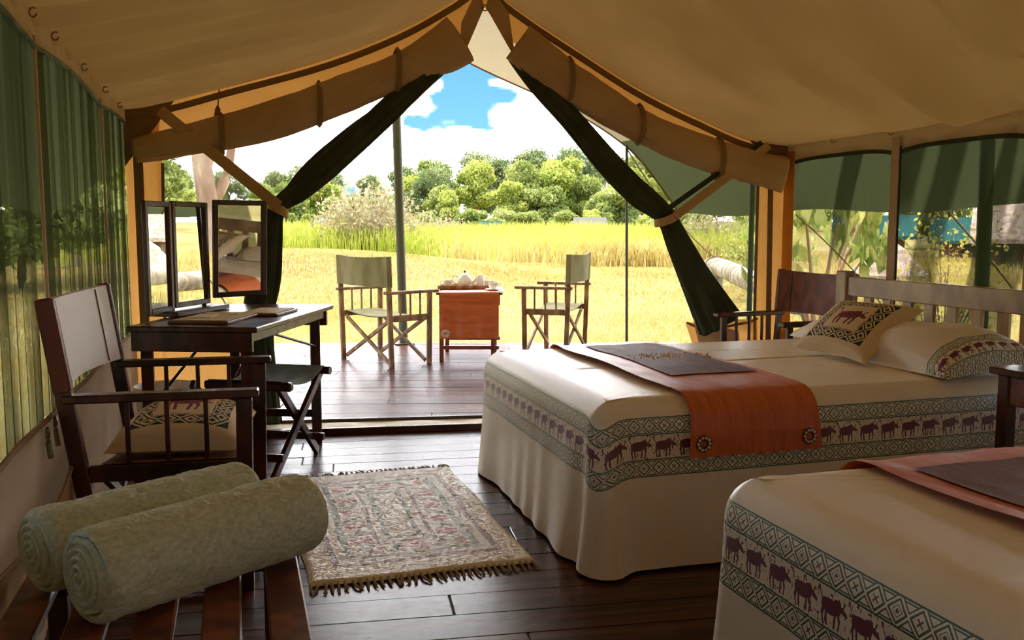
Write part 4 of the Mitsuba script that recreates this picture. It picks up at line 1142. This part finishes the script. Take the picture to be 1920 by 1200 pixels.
pth = [(0.385, 0.42), (0.378, 0.59)] + [(y, 0.601) for y in np.linspace(0.36, -0.36, 14)] + [(-0.378, 0.594), (-0.384, 0.57), (-0.386, 0.5), (-0.388, 0.4), (-0.388, 0.3), (-0.388, 0.205)]
pth = np.array(pth)
def clothf(u, v):
    i = np.round(v * (len(pth) - 1)).astype(int)
    x = -0.25 + 0.5 * u
    y, z = pth[i, 0], pth[i, 1]
    hang = np.clip((0.58 - z) / 0.3, 0, 1)
    y = y - hang * 0.008 * np.sin(x * 38) * np.sign(-y) * -1
    q = np.stack([x, y, z], -1)
    c_, s_ = math.cos(TR), math.sin(TR)
    return np.stack([TC[0] + c_ * x - s_ * y, TC[1] + s_ * x + c_ * y, z + 0.002 * np.sin(9 * x)], -1)
part(k, 'cloth', sheet(clothf, 40, len(pth)), 'orange_cloth', smooth=True, uv=np.c_[np.repeat(np.linspace(0, 0.3, 40), len(pth)), np.tile(np.linspace(0, 1, len(pth)), 40)])
cm = TT(-0.2, -0.396, 0.25)
part(k, 'bead_medallion', cat([ring(cm, 0.03, 0.005, (0.3, 1, 0), 18), ring(cm, 0.018, 0.005, (0.3, 1, 0), 14)]), 'beads_pale', smooth=True)
zc = 0.604
k = thing('serving_tray', 'long wooden tray with the tea set on the orange tablecloth', 'tray')
part(k, 'base', place(cbox(0.26, 0.13, 0.005), TT(-0.03, 0.05, zc + 0.005), TR), 'pale_wood')
for sx, sy, hx, hy in ((0, -0.13, 0.26, 0.007), (0, 0.13, 0.26, 0.007), (-0.255, 0, 0.007, 0.124), (0.255, 0, 0.007, 0.124)):
    part(k, 'rim', place(cbox(hx, hy, 0.014), TT(-0.03 + sx, 0.05 + sy, zc + 0.018), TR), 'pale_wood')


def cup(loc, saucer, label, ang=0.0):
    z = loc[2]
    if saucer:
        single('saucer', lathe([(0, 0.003), (0.03, 0.0), (0.068, 0.01), (0.074, 0.013), (0.07, 0.0145), (0.03, 0.006), (0, 0.006)], 28, loc), 'china', 'white china saucer at the right end of the tea table', 'saucer', smooth=True)
        z += 0.006
    k = thing('teacup', label, 'cup', 'white teacups')
    part(k, 'bowl', lathe([(0, 0.0), (0.022, 0.0), (0.024, 0.006), (0.036, 0.02), (0.043, 0.045), (0.046, 0.06), (0.044, 0.06), (0.04, 0.045), (0.03, 0.018), (0, 0.01)], 28, (loc[0], loc[1], z)), 'china', smooth=True)
    d = V(math.cos(ang), math.sin(ang), 0)
    part(k, 'handle', tube(smooth_path([V(loc[0], loc[1], z + 0.05) + d * 0.042, V(loc[0], loc[1], z + 0.055) + d * 0.065, V(loc[0], loc[1], z + 0.035) + d * 0.07, V(loc[0], loc[1], z + 0.018) + d * 0.036], 14), 0.004, 8), 'china', smooth=True)


zt2 = zc + 0.011
cup(TT(-0.21, 0.08, zt2), False, 'white teacup left of the teapot on the tray', 2.9)
cup(TT(0.16, 0.0, zt2), False, 'white teacup on the right end of the tray beside the milk jug', 0.2)
cup(TT(0.20, -0.22, zc), True, 'white teacup on a saucer at the front right of the tea table', 0.1)
k = thing('teapot', 'white china teapot with a dark knob on the tray', 'teapot')
tp = TT(-0.06, 0.06, zt2)
part(k, 'body', lathe([(0, 0), (0.04, 0), (0.045, 0.006), (0.066, 0.03), (0.07, 0.055), (0.058, 0.085), (0.042, 0.1), (0.04, 0.104)], 32, tp), 'china', smooth=True)
lid = part(k, 'lid', lathe([(0.043, 0.103), (0.038, 0.108), (0.02, 0.12), (0.008, 0.127), (0, 0.128)], 28, tp), 'china', smooth=True)
part(lid, 'knob', lathe([(0, 0.125), (0.006, 0.127), (0.011, 0.137), (0.007, 0.146), (0, 0.147)], 16, tp), 'black_metal', smooth=True)
d = V(math.cos(TR), math.sin(TR), 0)
part(k, 'spout', tube(smooth_path([tp + d * 0.055 + V(0, 0, 0.035), tp + d * 0.09 + V(0, 0, 0.055), tp + d * 0.105 + V(0, 0, 0.085), tp + d * 0.125 + V(0, 0, 0.1)], 14), np.linspace(0.017, 0.008, 14), 12), 'china', smooth=True)
part(k, 'handle', tube(smooth_path([tp - d * 0.055 + V(0, 0, 0.085), tp - d * 0.09 + V(0, 0, 0.1), tp - d * 0.11 + V(0, 0, 0.07), tp - d * 0.095 + V(0, 0, 0.04), tp - d * 0.062 + V(0, 0, 0.03)], 18), 0.006, 8), 'china', smooth=True)
k = thing('milk_jug', 'white china milk jug right of the teapot', 'jug')
jp = TT(0.08, 0.05, zt2)
part(k, 'body', lathe([(0, 0), (0.034, 0), (0.036, 0.01), (0.04, 0.04), (0.033, 0.075), (0.034, 0.098), (0.036, 0.104), (0.033, 0.104), (0.03, 0.075), (0.03, 0.02), (0, 0.012)], 26, jp), 'china', smooth=True)
part(k, 'handle', tube(smooth_path([jp + d * 0.034 + V(0, 0, 0.09), jp + d * 0.058 + V(0, 0, 0.085), jp + d * 0.058 + V(0, 0, 0.05), jp + d * 0.038 + V(0, 0, 0.03)], 14), 0.005, 8), 'china', smooth=True)

# ---------------------------------------------------------------- the land outside
def ground_h(x, y):
    x, y = np.asarray(x, float), np.asarray(y, float)
    d = np.hypot(x - 1, y)
    h = -0.30 + 0.30 * np.clip((d - 9) / 20, 0, 1)
    h = h + 0.62 * np.exp(-(((x - 1.5) / 5.0) ** 2 + ((y - 24) / 6.0) ** 2))
    h = h + 1.7 * np.clip((d - 62) / 40, 0, 1) + 0.1 * nz(np.stack([x * 0.12, y * 0.12, x * 0], -1), 9)
    return h


struct('ground', 'sunlit yellow-green mown grass running out to the reeds')
rr = np.concatenate([np.linspace(0.0, 40, 90), np.geomspace(41, 900, 60)])
tt = np.linspace(0, 2 * np.pi, 200)
gx, gy = np.outer(np.cos(tt), rr), np.outer(np.sin(tt), rr)
scene['ground'] = mikit.ply(trimesh.Trimesh(np.stack([gx, gy, ground_h(gx, gy) - 0.02], -1).reshape(-1, 3), grid_faces(len(tt), len(rr)), process=False), 'ground_grass', smooth=True)


def withnormals(v, f, n, m):
    path = meshkit.write_ply((v, f), False, normals=n)
    return {'type': 'ply', 'filename': path, 'face_normals': False, 'bsdf': {'type': 'ref', 'id': m}}


def blades(xy, h, w, lean, m, seed, upmix=0.7):
    r = np.random.default_rng(seed)
    n = len(xy)
    z = ground_h(xy[:, 0], xy[:, 1]) - 0.03
    b = np.c_[xy, z]
    a = r.uniform(0, 2 * np.pi, n)
    side = np.c_[np.cos(a), np.sin(a), 0 * a]
    ld = r.uniform(0, 2 * np.pi, n)
    ln = np.c_[np.cos(ld), np.sin(ld), 0 * a] * (lean * r.uniform(0.2, 1, n) * h)[:, None]
    up = V(0, 0, 1)
    mid = b + ln * 0.35 + up * (h * 0.6)[:, None]
    tip = b + ln + up * h[:, None]
    wv = side * (w / 2)[:, None]
    v = np.stack([b - wv, b + wv, mid - wv * 0.8, mid + wv * 0.8, tip], 1)
    nn = unit_rows(np.cross(side, ln + up) * (1 - upmix) * np.sign(r.uniform(-1, 1, n))[:, None] + up * upmix)
    i = np.arange(n)[:, None] * 5
    f = np.concatenate([i + np.array([[0, 1, 3]]), i + np.array([[0, 3, 2]]), i + np.array([[2, 3, 4]])], 0)
    return withnormals(v.reshape(-1, 3), f, np.repeat(nn, 5, 0), m)


def unit_rows(a): return a / (np.linalg.norm(a, axis=1, keepdims=True) + 1e-9)


def wedge(n, d0, d1, a0, a1, seed):
    r = np.random.default_rng(seed)
    d = np.sqrt(r.uniform(d0 ** 2, d1 ** 2, n)); a = np.radians(r.uniform(a0, a1, n))
    return np.c_[d * np.sin(a), d * np.cos(a)]


# lawn blades close to the deck, then tall reeds, then dry tufts
xy = wedge(60000, 8.6, 26, -14, 35, 1)
keep = ~((xy[:, 0] > -0.65) & (xy[:, 0] < 4.25) & (xy[:, 1] < 9.4 - 0.3 * xy[:, 0]))
xy = xy[keep]
d_ = np.hypot(*xy.T)
single('lawn_grass', blades(xy, rng.uniform(0.03, 0.09, len(xy)), np.full(len(xy), 0.012) + 0.0006 * d_, 0.7, 'grass_dry', 2, 0.92), None, 'short sunlit grass on the lawn beyond the deck', 'grass', kind='stuff')
xy = wedge(60000, 27, 66, -22, 34, 3)
edge = 27.5 + 2.5 * meshkit.fbm(np.c_[xy * 0.12, xy[:, 0] * 0], 3, 4) * 2 + 3 * np.exp(-((np.degrees(np.arctan2(xy[:, 0], xy[:, 1])) - 8) / 6) ** 2)
d_ = np.hypot(*xy.T)
keep = d_ > edge
xy, d_ = xy[keep], d_[keep]
hn = 0.75 + 0.75 * meshkit.fbm(np.c_[xy * 0.16, xy[:, 0] * 0 + 7], 3, 6) + 0.006 * (d_ - 27)
single('reeds', blades(xy, hn * rng.uniform(0.7, 1.1, len(xy)), 0.02 + 0.0009 * d_, 0.3, 'reed_green', 4, 0.6), None, 'band of tall yellow-green reeds behind the lawn', 'reeds', kind='stuff')
r_ = np.random.default_rng(12)
def tuft_field(cs, seed):
    out = []
    for (x, y, rad, n) in cs:
        out.append(np.c_[x + r_.normal(0, rad, n), y + r_.normal(0, rad * 0.7, n)])
    return np.vstack(out)
xy = tuft_field([(10.6, 25.5, 0.5, 420), (11.8, 25.0, 0.6, 520), (12.8, 26.5, 0.6, 500), (8.8, 27.3, 0.7, 300), (14.5, 27, 0.7, 500), (9.7, 24.6, 0.5, 260), (16.5, 27, 0.9, 500), (6.6, 26.6, 0.5, 140)], 3)
single('dry_grass', blades(xy, rng.uniform(0.25, 0.95, len(xy)), np.full(len(xy), 0.035), 0.6, 'grass_dry', 8, 0.6), None, 'clumps of dry straw-coloured grass in front of the reeds on the right', 'grass', kind='stuff')
xy = wedge(45000, 7.5, 40, 35, 88, 13)
xy = xy[~((np.hypot(*xy.T) < 13) & (xy[:, 0] < 8.5) & (xy[:, 1] > 6)) & ~((xy[:, 0] < 5.4) & (xy[:, 1] < 9))]
single('meadow_grass', blades(xy, rng.uniform(0.08, 0.28, len(xy)), np.full(len(xy), 0.02), 0.6, 'grass_dry', 9, 0.7), None, 'dry meadow grass seen through the right mesh windows', 'grass', kind='stuff')


def leaf_mesh(clumps, n, size, m, seed, shell=0.55, aspect=1.6, droop=0.0):
    """Leaf cards over ellipsoid clumps (centre, radii), with soft outward normals."""
    r = np.random.default_rng(seed)
    cs = np.array([c[0] for c in clumps], float); rs = np.array([c[1] for c in clumps], float)
    w = rs[:, 0] * rs[:, 2]; idx = r.choice(len(cs), n, p=w / w.sum())
    d = unit_rows(r.normal(size=(n, 3)))
    rad = shell + (1 - shell) * r.uniform(0, 1, n) ** 0.6
    rad *= 1 + 0.18 * r.normal(size=n) * 0.7
    p = cs[idx] + d * rs[idx] * rad[:, None]
    a = unit_rows(r.normal(size=(n, 3)) + d * 0.4); b = unit_rows(np.cross(a, r.normal(size=(n, 3))))
    if droop: b = unit_rows(b * (1 - droop) + V(0, 0, -1) * droop)
    a = unit_rows(np.cross(b, r.normal(size=(n, 3))))
    s = size * r.uniform(0.6, 1.3, n)[:, None]
    v = np.stack([p - b * s * aspect * 0.5, p + a * s * 0.5, p + b * s * aspect * 0.5, p - a * s * 0.5], 1)
    nn = unit_rows(d * 0.75 + V(0, 0, 0.35) + 0.55 * r.normal(size=(n, 3)))
    i = np.arange(n)[:, None] * 4
    f = np.concatenate([i + np.array([[0, 1, 2]]), i + np.array([[0, 2, 3]])], 0)
    return withnormals(v.reshape(-1, 3), f, np.repeat(nn, 4, 0), m)


def trunk_mesh(h, r, seed, forks=5, spread=0.35, base=0.0):
    q = np.random.default_rng(seed)
    ms = []
    p0 = V(0, 0, -0.3); top = V(q.normal(0, 0.1) * h * 0.3, q.normal(0, 0.1) * h * 0.3, h * 0.5)
    ms.append(tube(smooth_path([p0, p0 * 0.5 + top * 0.5 + V(q.normal(0, 0.03) * h, q.normal(0, 0.03) * h, 0), top], 8), np.linspace(r, r * 0.65, 8), 9))
    for i in range(forks):
        a = 2 * np.pi * i / forks + q.uniform(-0.4, 0.4)
        e = V(math.cos(a) * spread * h, math.sin(a) * spread * h, h * q.uniform(0.72, 0.92))
        s0 = p0 + (top - p0) * q.uniform(0.7, 1.0)
        ms.append(tube(smooth_path([s0, (s0 + e) / 2 + V(0, 0, h * 0.05), e], 7), np.linspace(r * 0.5, r * 0.12, 7), 7))
    return cat(ms)


def crown_clumps(h, wd, seed, k=9, low=0.35):
    q = np.random.default_rng(seed)
    out = []
    for i in range(k):
        a = q.uniform(0, 2 * np.pi); t = q.uniform(low, 0.95)
        rad = wd * (1.0 - 0.75 * abs(t - 0.55)) * q.uniform(0.25, 0.8)
        s = wd * q.uniform(0.22, 0.42)
        out.append(((rad * math.cos(a), rad * math.sin(a), h * t * 0.92), (s, s, s * 0.75)))
    out.append(((0, 0, h * 0.72), (wd * 0.6, wd * 0.6, h * 0.2)))
    return out


kinds = [('leaf_dark', 9.5, 4.4, 16, 0.22), ('leaf_mid', 8.0, 3.6, 15, 0.2), ('leaf_bright', 6.5, 2.8, 13, 0.2), ('leaf_dark', 10.5, 3.4, 15, 0.35), ('leaf_mid', 3.6, 2.6, 12, 0.1), ('leaf_bright', 8.5, 3.0, 13, 0.32)]
variants = []
for i, (m, h, w, kk, low) in enumerate(kinds):
    variants.append((leaf_mesh(crown_clumps(h, w, 20 + i, kk, low), 9000, 0.24, m, 40 + i), mikit.ply(trunk_mesh(h, 0.16 if i != 2 else 0.12, 60 + i), 'bark_pale' if i in (2, 3, 5) else 'bark_dark', smooth=True)))
klab = ['broad dark green tree', 'rounded mid green tree', 'small bright yellow-green tree', 'tall dark green tree', 'low bushy green tree', 'slender bright tree with a pale trunk']


def tree(kind, x, y, sc, rot, where='in the far tree line', label=None):
    k = thing('tree', label or f'{klab[kind]} {where}', 'tree', (f'{klab[kind]}s of the far tree line'.replace('tree with a pale trunks', 'trees with pale trunks')) if not label else 'trees left of the tent')
    tw = T().translate([x, y, float(ground_h(x, y))]).rotate([0, 0, 1], rot).scale(sc)
    scene[k + '__crown'] = {**variants[kind][0], 'to_world': tw}
    scene[k + '__trunk'] = {**variants[kind][1], 'to_world': tw}
    return k


spots = [(-30, 'far left, behind the left mesh wall'), (-4.5, 'behind the pale forked trunk'), (1.2, 'behind the left netting'), (4.6, 'behind the thorn bush'), (8.2, 'just left of the thick deck pole'),
         (11.2, 'just right of the thick deck pole'), (13.6, 'above the tea table'), (15.8, 'above the white teapot'), (18.2, 'between tea table and right canvas chair'), (20.6, 'above the right canvas chair'),
         (22.8, 'left of the thin pole'), (25.4, 'just right of the thin pole'), (29, 'behind the right mesh curtain'), (36, 'behind the right netting and log'), (60, 'outside the right mesh windows')]


def where_(bearing, row_):
    name = [n for b_, n in spots if bearing >= b_][-1]
    return f'{name}, {row_}'


def polar(px, d):
    """Point on the land at compass bearing (degrees right of the tent's axis) and distance."""
    return d * math.sin(math.radians(px)), d * math.cos(math.radians(px))


q = np.random.default_rng(31)
# the tree line, back row to front row: top elevation (degrees) by bearing (degrees right of the tent's axis)
topel = PchipInterpolator([-25, -14, -6, -2, 3, 6, 8.5, 11, 14.5, 17.5, 19, 21.5, 24, 30, 40, 60], [3.2, 3.4, 3.4, 3.0, 3.6, 3.4, 3.1, 4.1, 4.7, 4.6, 4.95, 4.3, 4.2, 4.2, 4.0, 4.0])
khs = [k_[1] for k_ in kinds]


def row(b0, b1, step, d0, d1, ks, frac_, jit, rname):
    for bda in np.arange(b0, b1, step):
        be, d_, kd = bda + q.uniform(-jit, jit), q.uniform(d0, d1), int(q.choice(ks))
        x, y = polar(be, d_)
        h = 1.15 + d_ * math.tan(math.radians(float(topel(be)) * frac_ * q.uniform(0.88, 1.06))) - float(ground_h(x, y))
        h *= 1.13
        line.append((be, d_, kd, max(1.5, h) / khs[kd], rname))


line = []
row(-13, 37, 2.1, 102, 116, [0, 1, 3, 0], 1.0, 0.7, 'back row')
row(-13, 37, 2.3, 88, 99, [0, 1, 5, 2, 1], 0.80, 0.9, 'second row')
row(-12, 36, 2.6, 78, 86, [2, 4, 1, 5, 4], 0.52, 1.2, 'third row')
row(-12, 36, 1.6, 71, 76, [4, 4, 2], 0.20, 0.8, 'lowest front row')
row(42, 51, 2.6, 48, 60, [0, 1, 2], 1.2, 1.0, 'near end')
for bda, d_, kd, sc, rname in line:
    x, y = polar(bda, d_)
    tree(kd, x, y, sc, q.uniform(0, 360), where_(bda, rname))
# trees beside the left mesh wall
for i, (be, d_, kd, sc, lab) in enumerate(((-11.6, 20, 1, 0.55, 'round leafy tree glimpsed through the first panel of the left mesh wall'), (-8.6, 27, 2, 0.7, 'yellow-green tree glimpsed through the middle panel of the left mesh wall'),
                                        (-5.6, 34, 1, 0.6, 'leafy tree glimpsed through the last panel of the left mesh wall'))):
    x, y = polar(be, d_)
    tree(kd, x, y, sc, 40 * i, label=lab)

# the old pale tree behind the left netting
k = thing('bare_tree', 'thick pale forked trunk behind the left netting, left of the doorway', 'tree')
bx, by_ = polar(-1.55, 26)
bz = float(ground_h(bx, by_))
def BT(x, y, z): return V(bx + x, by_ + y, bz + z)
part(k, 'trunk', tube(smooth_path([BT(0.15, 0, -0.3), BT(0.05, 0, 1.2), BT(-0.1, 0, 2.4), BT(-0.25, 0, 4.2)], 16), np.linspace(0.33, 0.19, 16), 16, shape=lambda t, kk: 1 + 0.08 * np.sin(3 * t + 4 * kk)), 'bark_pale', smooth=True)
for pts, r0 in (([(0.1, 0, 1.3), (0.55, 0.1, 2.2), (0.75, 0.1, 3.6)], 0.17), ([(-0.05, 0, 2.2), (0.25, 0.2, 3.2), (0.3, 0.2, 4.4)], 0.16), ([(-0.15, 0, 2.8), (-0.9, 0.1, 3.9), (-1.3, 0, 5)], 0.12)):
    part(k, 'branch', tube(smooth_path([BT(*a) for a in pts], 10), np.linspace(r0, r0 * 0.5, 10), 10), 'bark_pale', smooth=True)
part(k, 'crown', leaf_mesh([(BT(-0.5, 0, 5.6), (2.2, 2.0, 0.9)), (BT(1.0, 0, 5.2), (1.4, 1.4, 0.8))], 2500, 0.22, 'leaf_mid', 77), None)

# twiggy pale bushes
def twig_bush(name, label, x, y, w, h, m, n, seed, leaves):
    q = np.random.default_rng(seed)
    k = thing(name, label, 'bush')
    z = float(ground_h(x, y)); ms = []
    for i in range(n):
        a, t = q.uniform(0, 2 * np.pi), q.uniform(0.2, 1)
        e = V(math.cos(a) * w * t, math.sin(a) * w * t, h * q.uniform(0.45, 1.0) * (1.1 - 0.45 * t))
        ms.append(tube(smooth_path([V(q.normal(0, 0.1), q.normal(0, 0.1), 0), e * V(0.35, 0.35, 0.55), e], 6) + V(x, y, z - 0.05), np.linspace(0.022, 0.005, 6) * (w / 1.5), 4))
        for j in range(3):
            s0 = e * q.uniform(0.5, 0.95); e2 = s0 + V(*q.normal(0, 0.28 * w, 3)) * V(1, 1, 0.8)
            ms.append(tube([s0 + V(x, y, z), e2 + V(x, y, z)], [0.01 * w / 1.5, 0.003], 4))
    part(k, 'branches', cat(ms), 'bark_dark' if m != 'leaf_grey' else 'thatch', kind='stuff')
    part(k, 'foliage', leaf_mesh([((x, y, z + h * 0.55), (w * 0.95, w * 0.95, h * 0.48)), ((x - w * 0.4, y, z + h * 0.45), (w * 0.6, w * 0.6, h * 0.35)), ((x + w * 0.4, y, z + h * 0.4), (w * 0.6, w * 0.6, h * 0.33))], leaves, 0.08 * w / 1.5, m, seed, 0.25), None, kind='stuff')
    return k


x, y = polar(8.0, 36); twig_bush('thorn_bush', 'pale twiggy thorn bush at the reeds, left of the thick deck pole', x, y, 2.2, 2.9, 'leaf_grey', 60, 5, 2400)
x, y = polar(12.3, 44); twig_bush('thorn_bush', 'small pale twiggy bush right behind the thick deck pole', x, y, 1.6, 2.0, 'leaf_grey', 36, 6, 1200)
x, y = polar(29.5, 38); twig_bush('thorn_bush', 'pale dry bush among the reeds on the right, beside the thin pole', x, y, 1.6, 1.9, 'leaf_grey', 40, 9, 1600)
x, y = polar(42.6, 9.0); twig_bush('leafy_bush', 'yellow-green bush right outside the second mesh window', x, y, 0.6, 1.75, 'leaf_yellow', 30, 7, 1100)
x, y = polar(32.5, 17); twig_bush('leafy_bush', 'green bush behind the log, seen past the right tent corner', x, y, 0.9, 1.5, 'leaf_broad', 22, 8, 1500)

# broad-leaved branches hanging outside the right wall
k = thing('broadleaf_plant', 'broad-leaved small tree close outside the first right-hand mesh window', 'tree')
bx, by_ = polar(35.6, 8.0); z0 = float(ground_h(bx, by_)); ms = []
q = np.random.default_rng(9)
ends = []
for i in range(9):
    a = q.uniform(0, 2 * np.pi); e = V(bx + 0.42 * math.cos(a), by_ + 0.42 * math.sin(a), z0 + q.uniform(1.1, 1.75)); ends.append(e)
    ms.append(tube(smooth_path([V(bx, by_, z0 - 0.05), V(bx, by_, z0 + 0.55) + 0.25 * (e - V(bx, by_, z0 + 0.8)), e], 8), np.linspace(0.03, 0.008, 8), 6))
part(k, 'branches', cat(ms), 'bark_pale', smooth=True, kind='stuff')
part(k, 'leaves', leaf_mesh([(e, (0.28, 0.28, 0.22)) for e in ends], 420, 0.075, 'leaf_broad', 15, 0.1, 2.6, droop=0.6), None, kind='stuff')

# log on trestle posts
k = thing('log_rail', 'weathered log lying on short posts outside the right tent corner', 'log')
la, lbb = V(7.2, 12.78, 0.55), V(4.3, 6.25, 0.54)
part(k, 'log', tube(smooth_path([la, (la + lbb) / 2 + V(0.02, 0, 0.01), lbb], 24), np.linspace(0.135, 0.10, 24), 18, shape=lambda t, kk: 1 + 0.06 * np.sin(3 * t + 9 * kk) + 0.04 * np.sin(5 * t)), 'log_wood', smooth=40)
part(k, 'post', tube([V(6.98, 12.2, -0.4), V(6.95, 12.2, 0.46)], 0.085, 12), 'log_wood', smooth=40)
part(k, 'post', tube([V(6.75, 12.7, -0.4), V(7.05, 12.6, 0.48)], 0.06, 12), 'log_wood', smooth=40)
part(k, 'post', tube([V(4.6, 7.0, -0.4), V(4.62, 7.0, 0.46)], 0.07, 12), 'log_wood', smooth=40)
part(k, 'rope_lashing', cat([ring((7.09 - 0.016 * i, 12.53 - 0.035 * i, 0.55), 0.14, 0.008, (0.4, 0.92, 0.1), 18) for i in range(4)]), 'rope', smooth=True)

# thatched shelter and far buildings
k = thing('thatched_shelter', 'small round thatched shelter on a post in the meadow beyond the right window', 'shelter')
sx, sy = polar(39.4, 16.0); z0 = float(ground_h(sx, sy))
part(k, 'roof', lathe([(0.02, 0.62), (0.10, 0.55), (0.28, 0.42), (0.30, 0.36), (0.33, 0.34), (0.45, 0.2), (0.62, 0.02), (0.60, -0.03), (0.4, 0.08), (0, 0.3)], 30, (sx, sy, z0 + 0.55)), 'thatch', smooth=30)
part(k, 'post', rod((sx, sy, z0 - 0.2), (sx, sy, z0 + 0.9), 0.05), 'bark_dark', smooth=40)
part(k, 'finial', rod((sx, sy, z0 + 1.1), (sx, sy, z0 + 1.45), 0.02), 'white_wash', smooth=40)


def hut(name, label, cat_, bearing, d, w, h, roofm, wallm, rot=0.0, rh=1.4):
    x, y = polar(bearing, d); z = float(ground_h(x, y)); k = thing(name, label, cat_)
    rz = -math.radians(bearing) + rot
    part(k, 'wall', place(cbox(w / 2, w * 0.35, h / 2, 0.02), (x, y, z + h / 2), rz), wallm)
    a, b = w / 2 + 0.4, w * 0.35 + 0.5
    v = np.array([[-a, -b, 0], [a, -b, 0], [a, b, 0], [-a, b, 0], [-a, 0, rh], [a, 0, rh], [-a, -b, -0.12], [a, -b, -0.12], [a, b, -0.12], [-a, b, -0.12]])
    f = [[0, 1, 5], [0, 5, 4], [2, 3, 4], [2, 4, 5], [3, 0, 4], [1, 2, 5], [0, 6, 7], [0, 7, 1], [1, 7, 8], [1, 8, 2], [2, 8, 9], [2, 9, 3], [3, 9, 6], [3, 6, 0], [6, 8, 7], [6, 9, 8]]
    part(k, 'roof', place(trimesh.Trimesh(v, f, process=False), (x, y, z + h), rz), roofm)
    for i in range(2):
        part(k, 'window', place(cbox(w * 0.07, 0.03, h * 0.2, 0.01), (x + math.cos(rz) * (i - 0.5) * w * 0.5 + math.sin(rz) * w * 0.35, y + math.sin(rz) * (i - 0.5) * w * 0.5 - math.cos(rz) * w * 0.35, z + h * 0.6), rz), 'black_metal')
    part(k, 'door', place(cbox(w * 0.07, 0.03, h * 0.38, 0.01), (x + math.sin(rz) * w * 0.35, y - math.cos(rz) * w * 0.35, z + h * 0.4), rz), 'dark_wood')


hut('cottage', 'small pale-roofed cottage among the far trees, right of centre', 'house', 21.8, 69, 1.7, 0.8, 'grey_roof', 'hut_wall', 0.1, 0.8)
hut('far_tent', 'small teal tent under the far trees in the centre', 'tent', 15.6, 69, 1.1, 0.6, 'teal_tarp', 'black_metal', 0.3, 0.7)
hut('far_tent', 'teal tent beyond the thatched shelter, seen through the first right-hand window', 'tent', 38.6, 38, 2.2, 0.8, 'teal_tarp', 'hut_wall', 0.0, 0.8)
hut('far_tent', 'large teal tent behind the yellow-green bush, seen through the second window', 'tent', 44.6, 36, 3.0, 0.7, 'teal_tarp', 'hut_wall', 0.1, 0.8)
hut('thatched_hut', 'thatched hut with white posts at the far right, seen through the second window', 'hut', 46.6, 30, 2.2, 0.8, 'thatch', 'bark_dark', 0.0, 1.1)
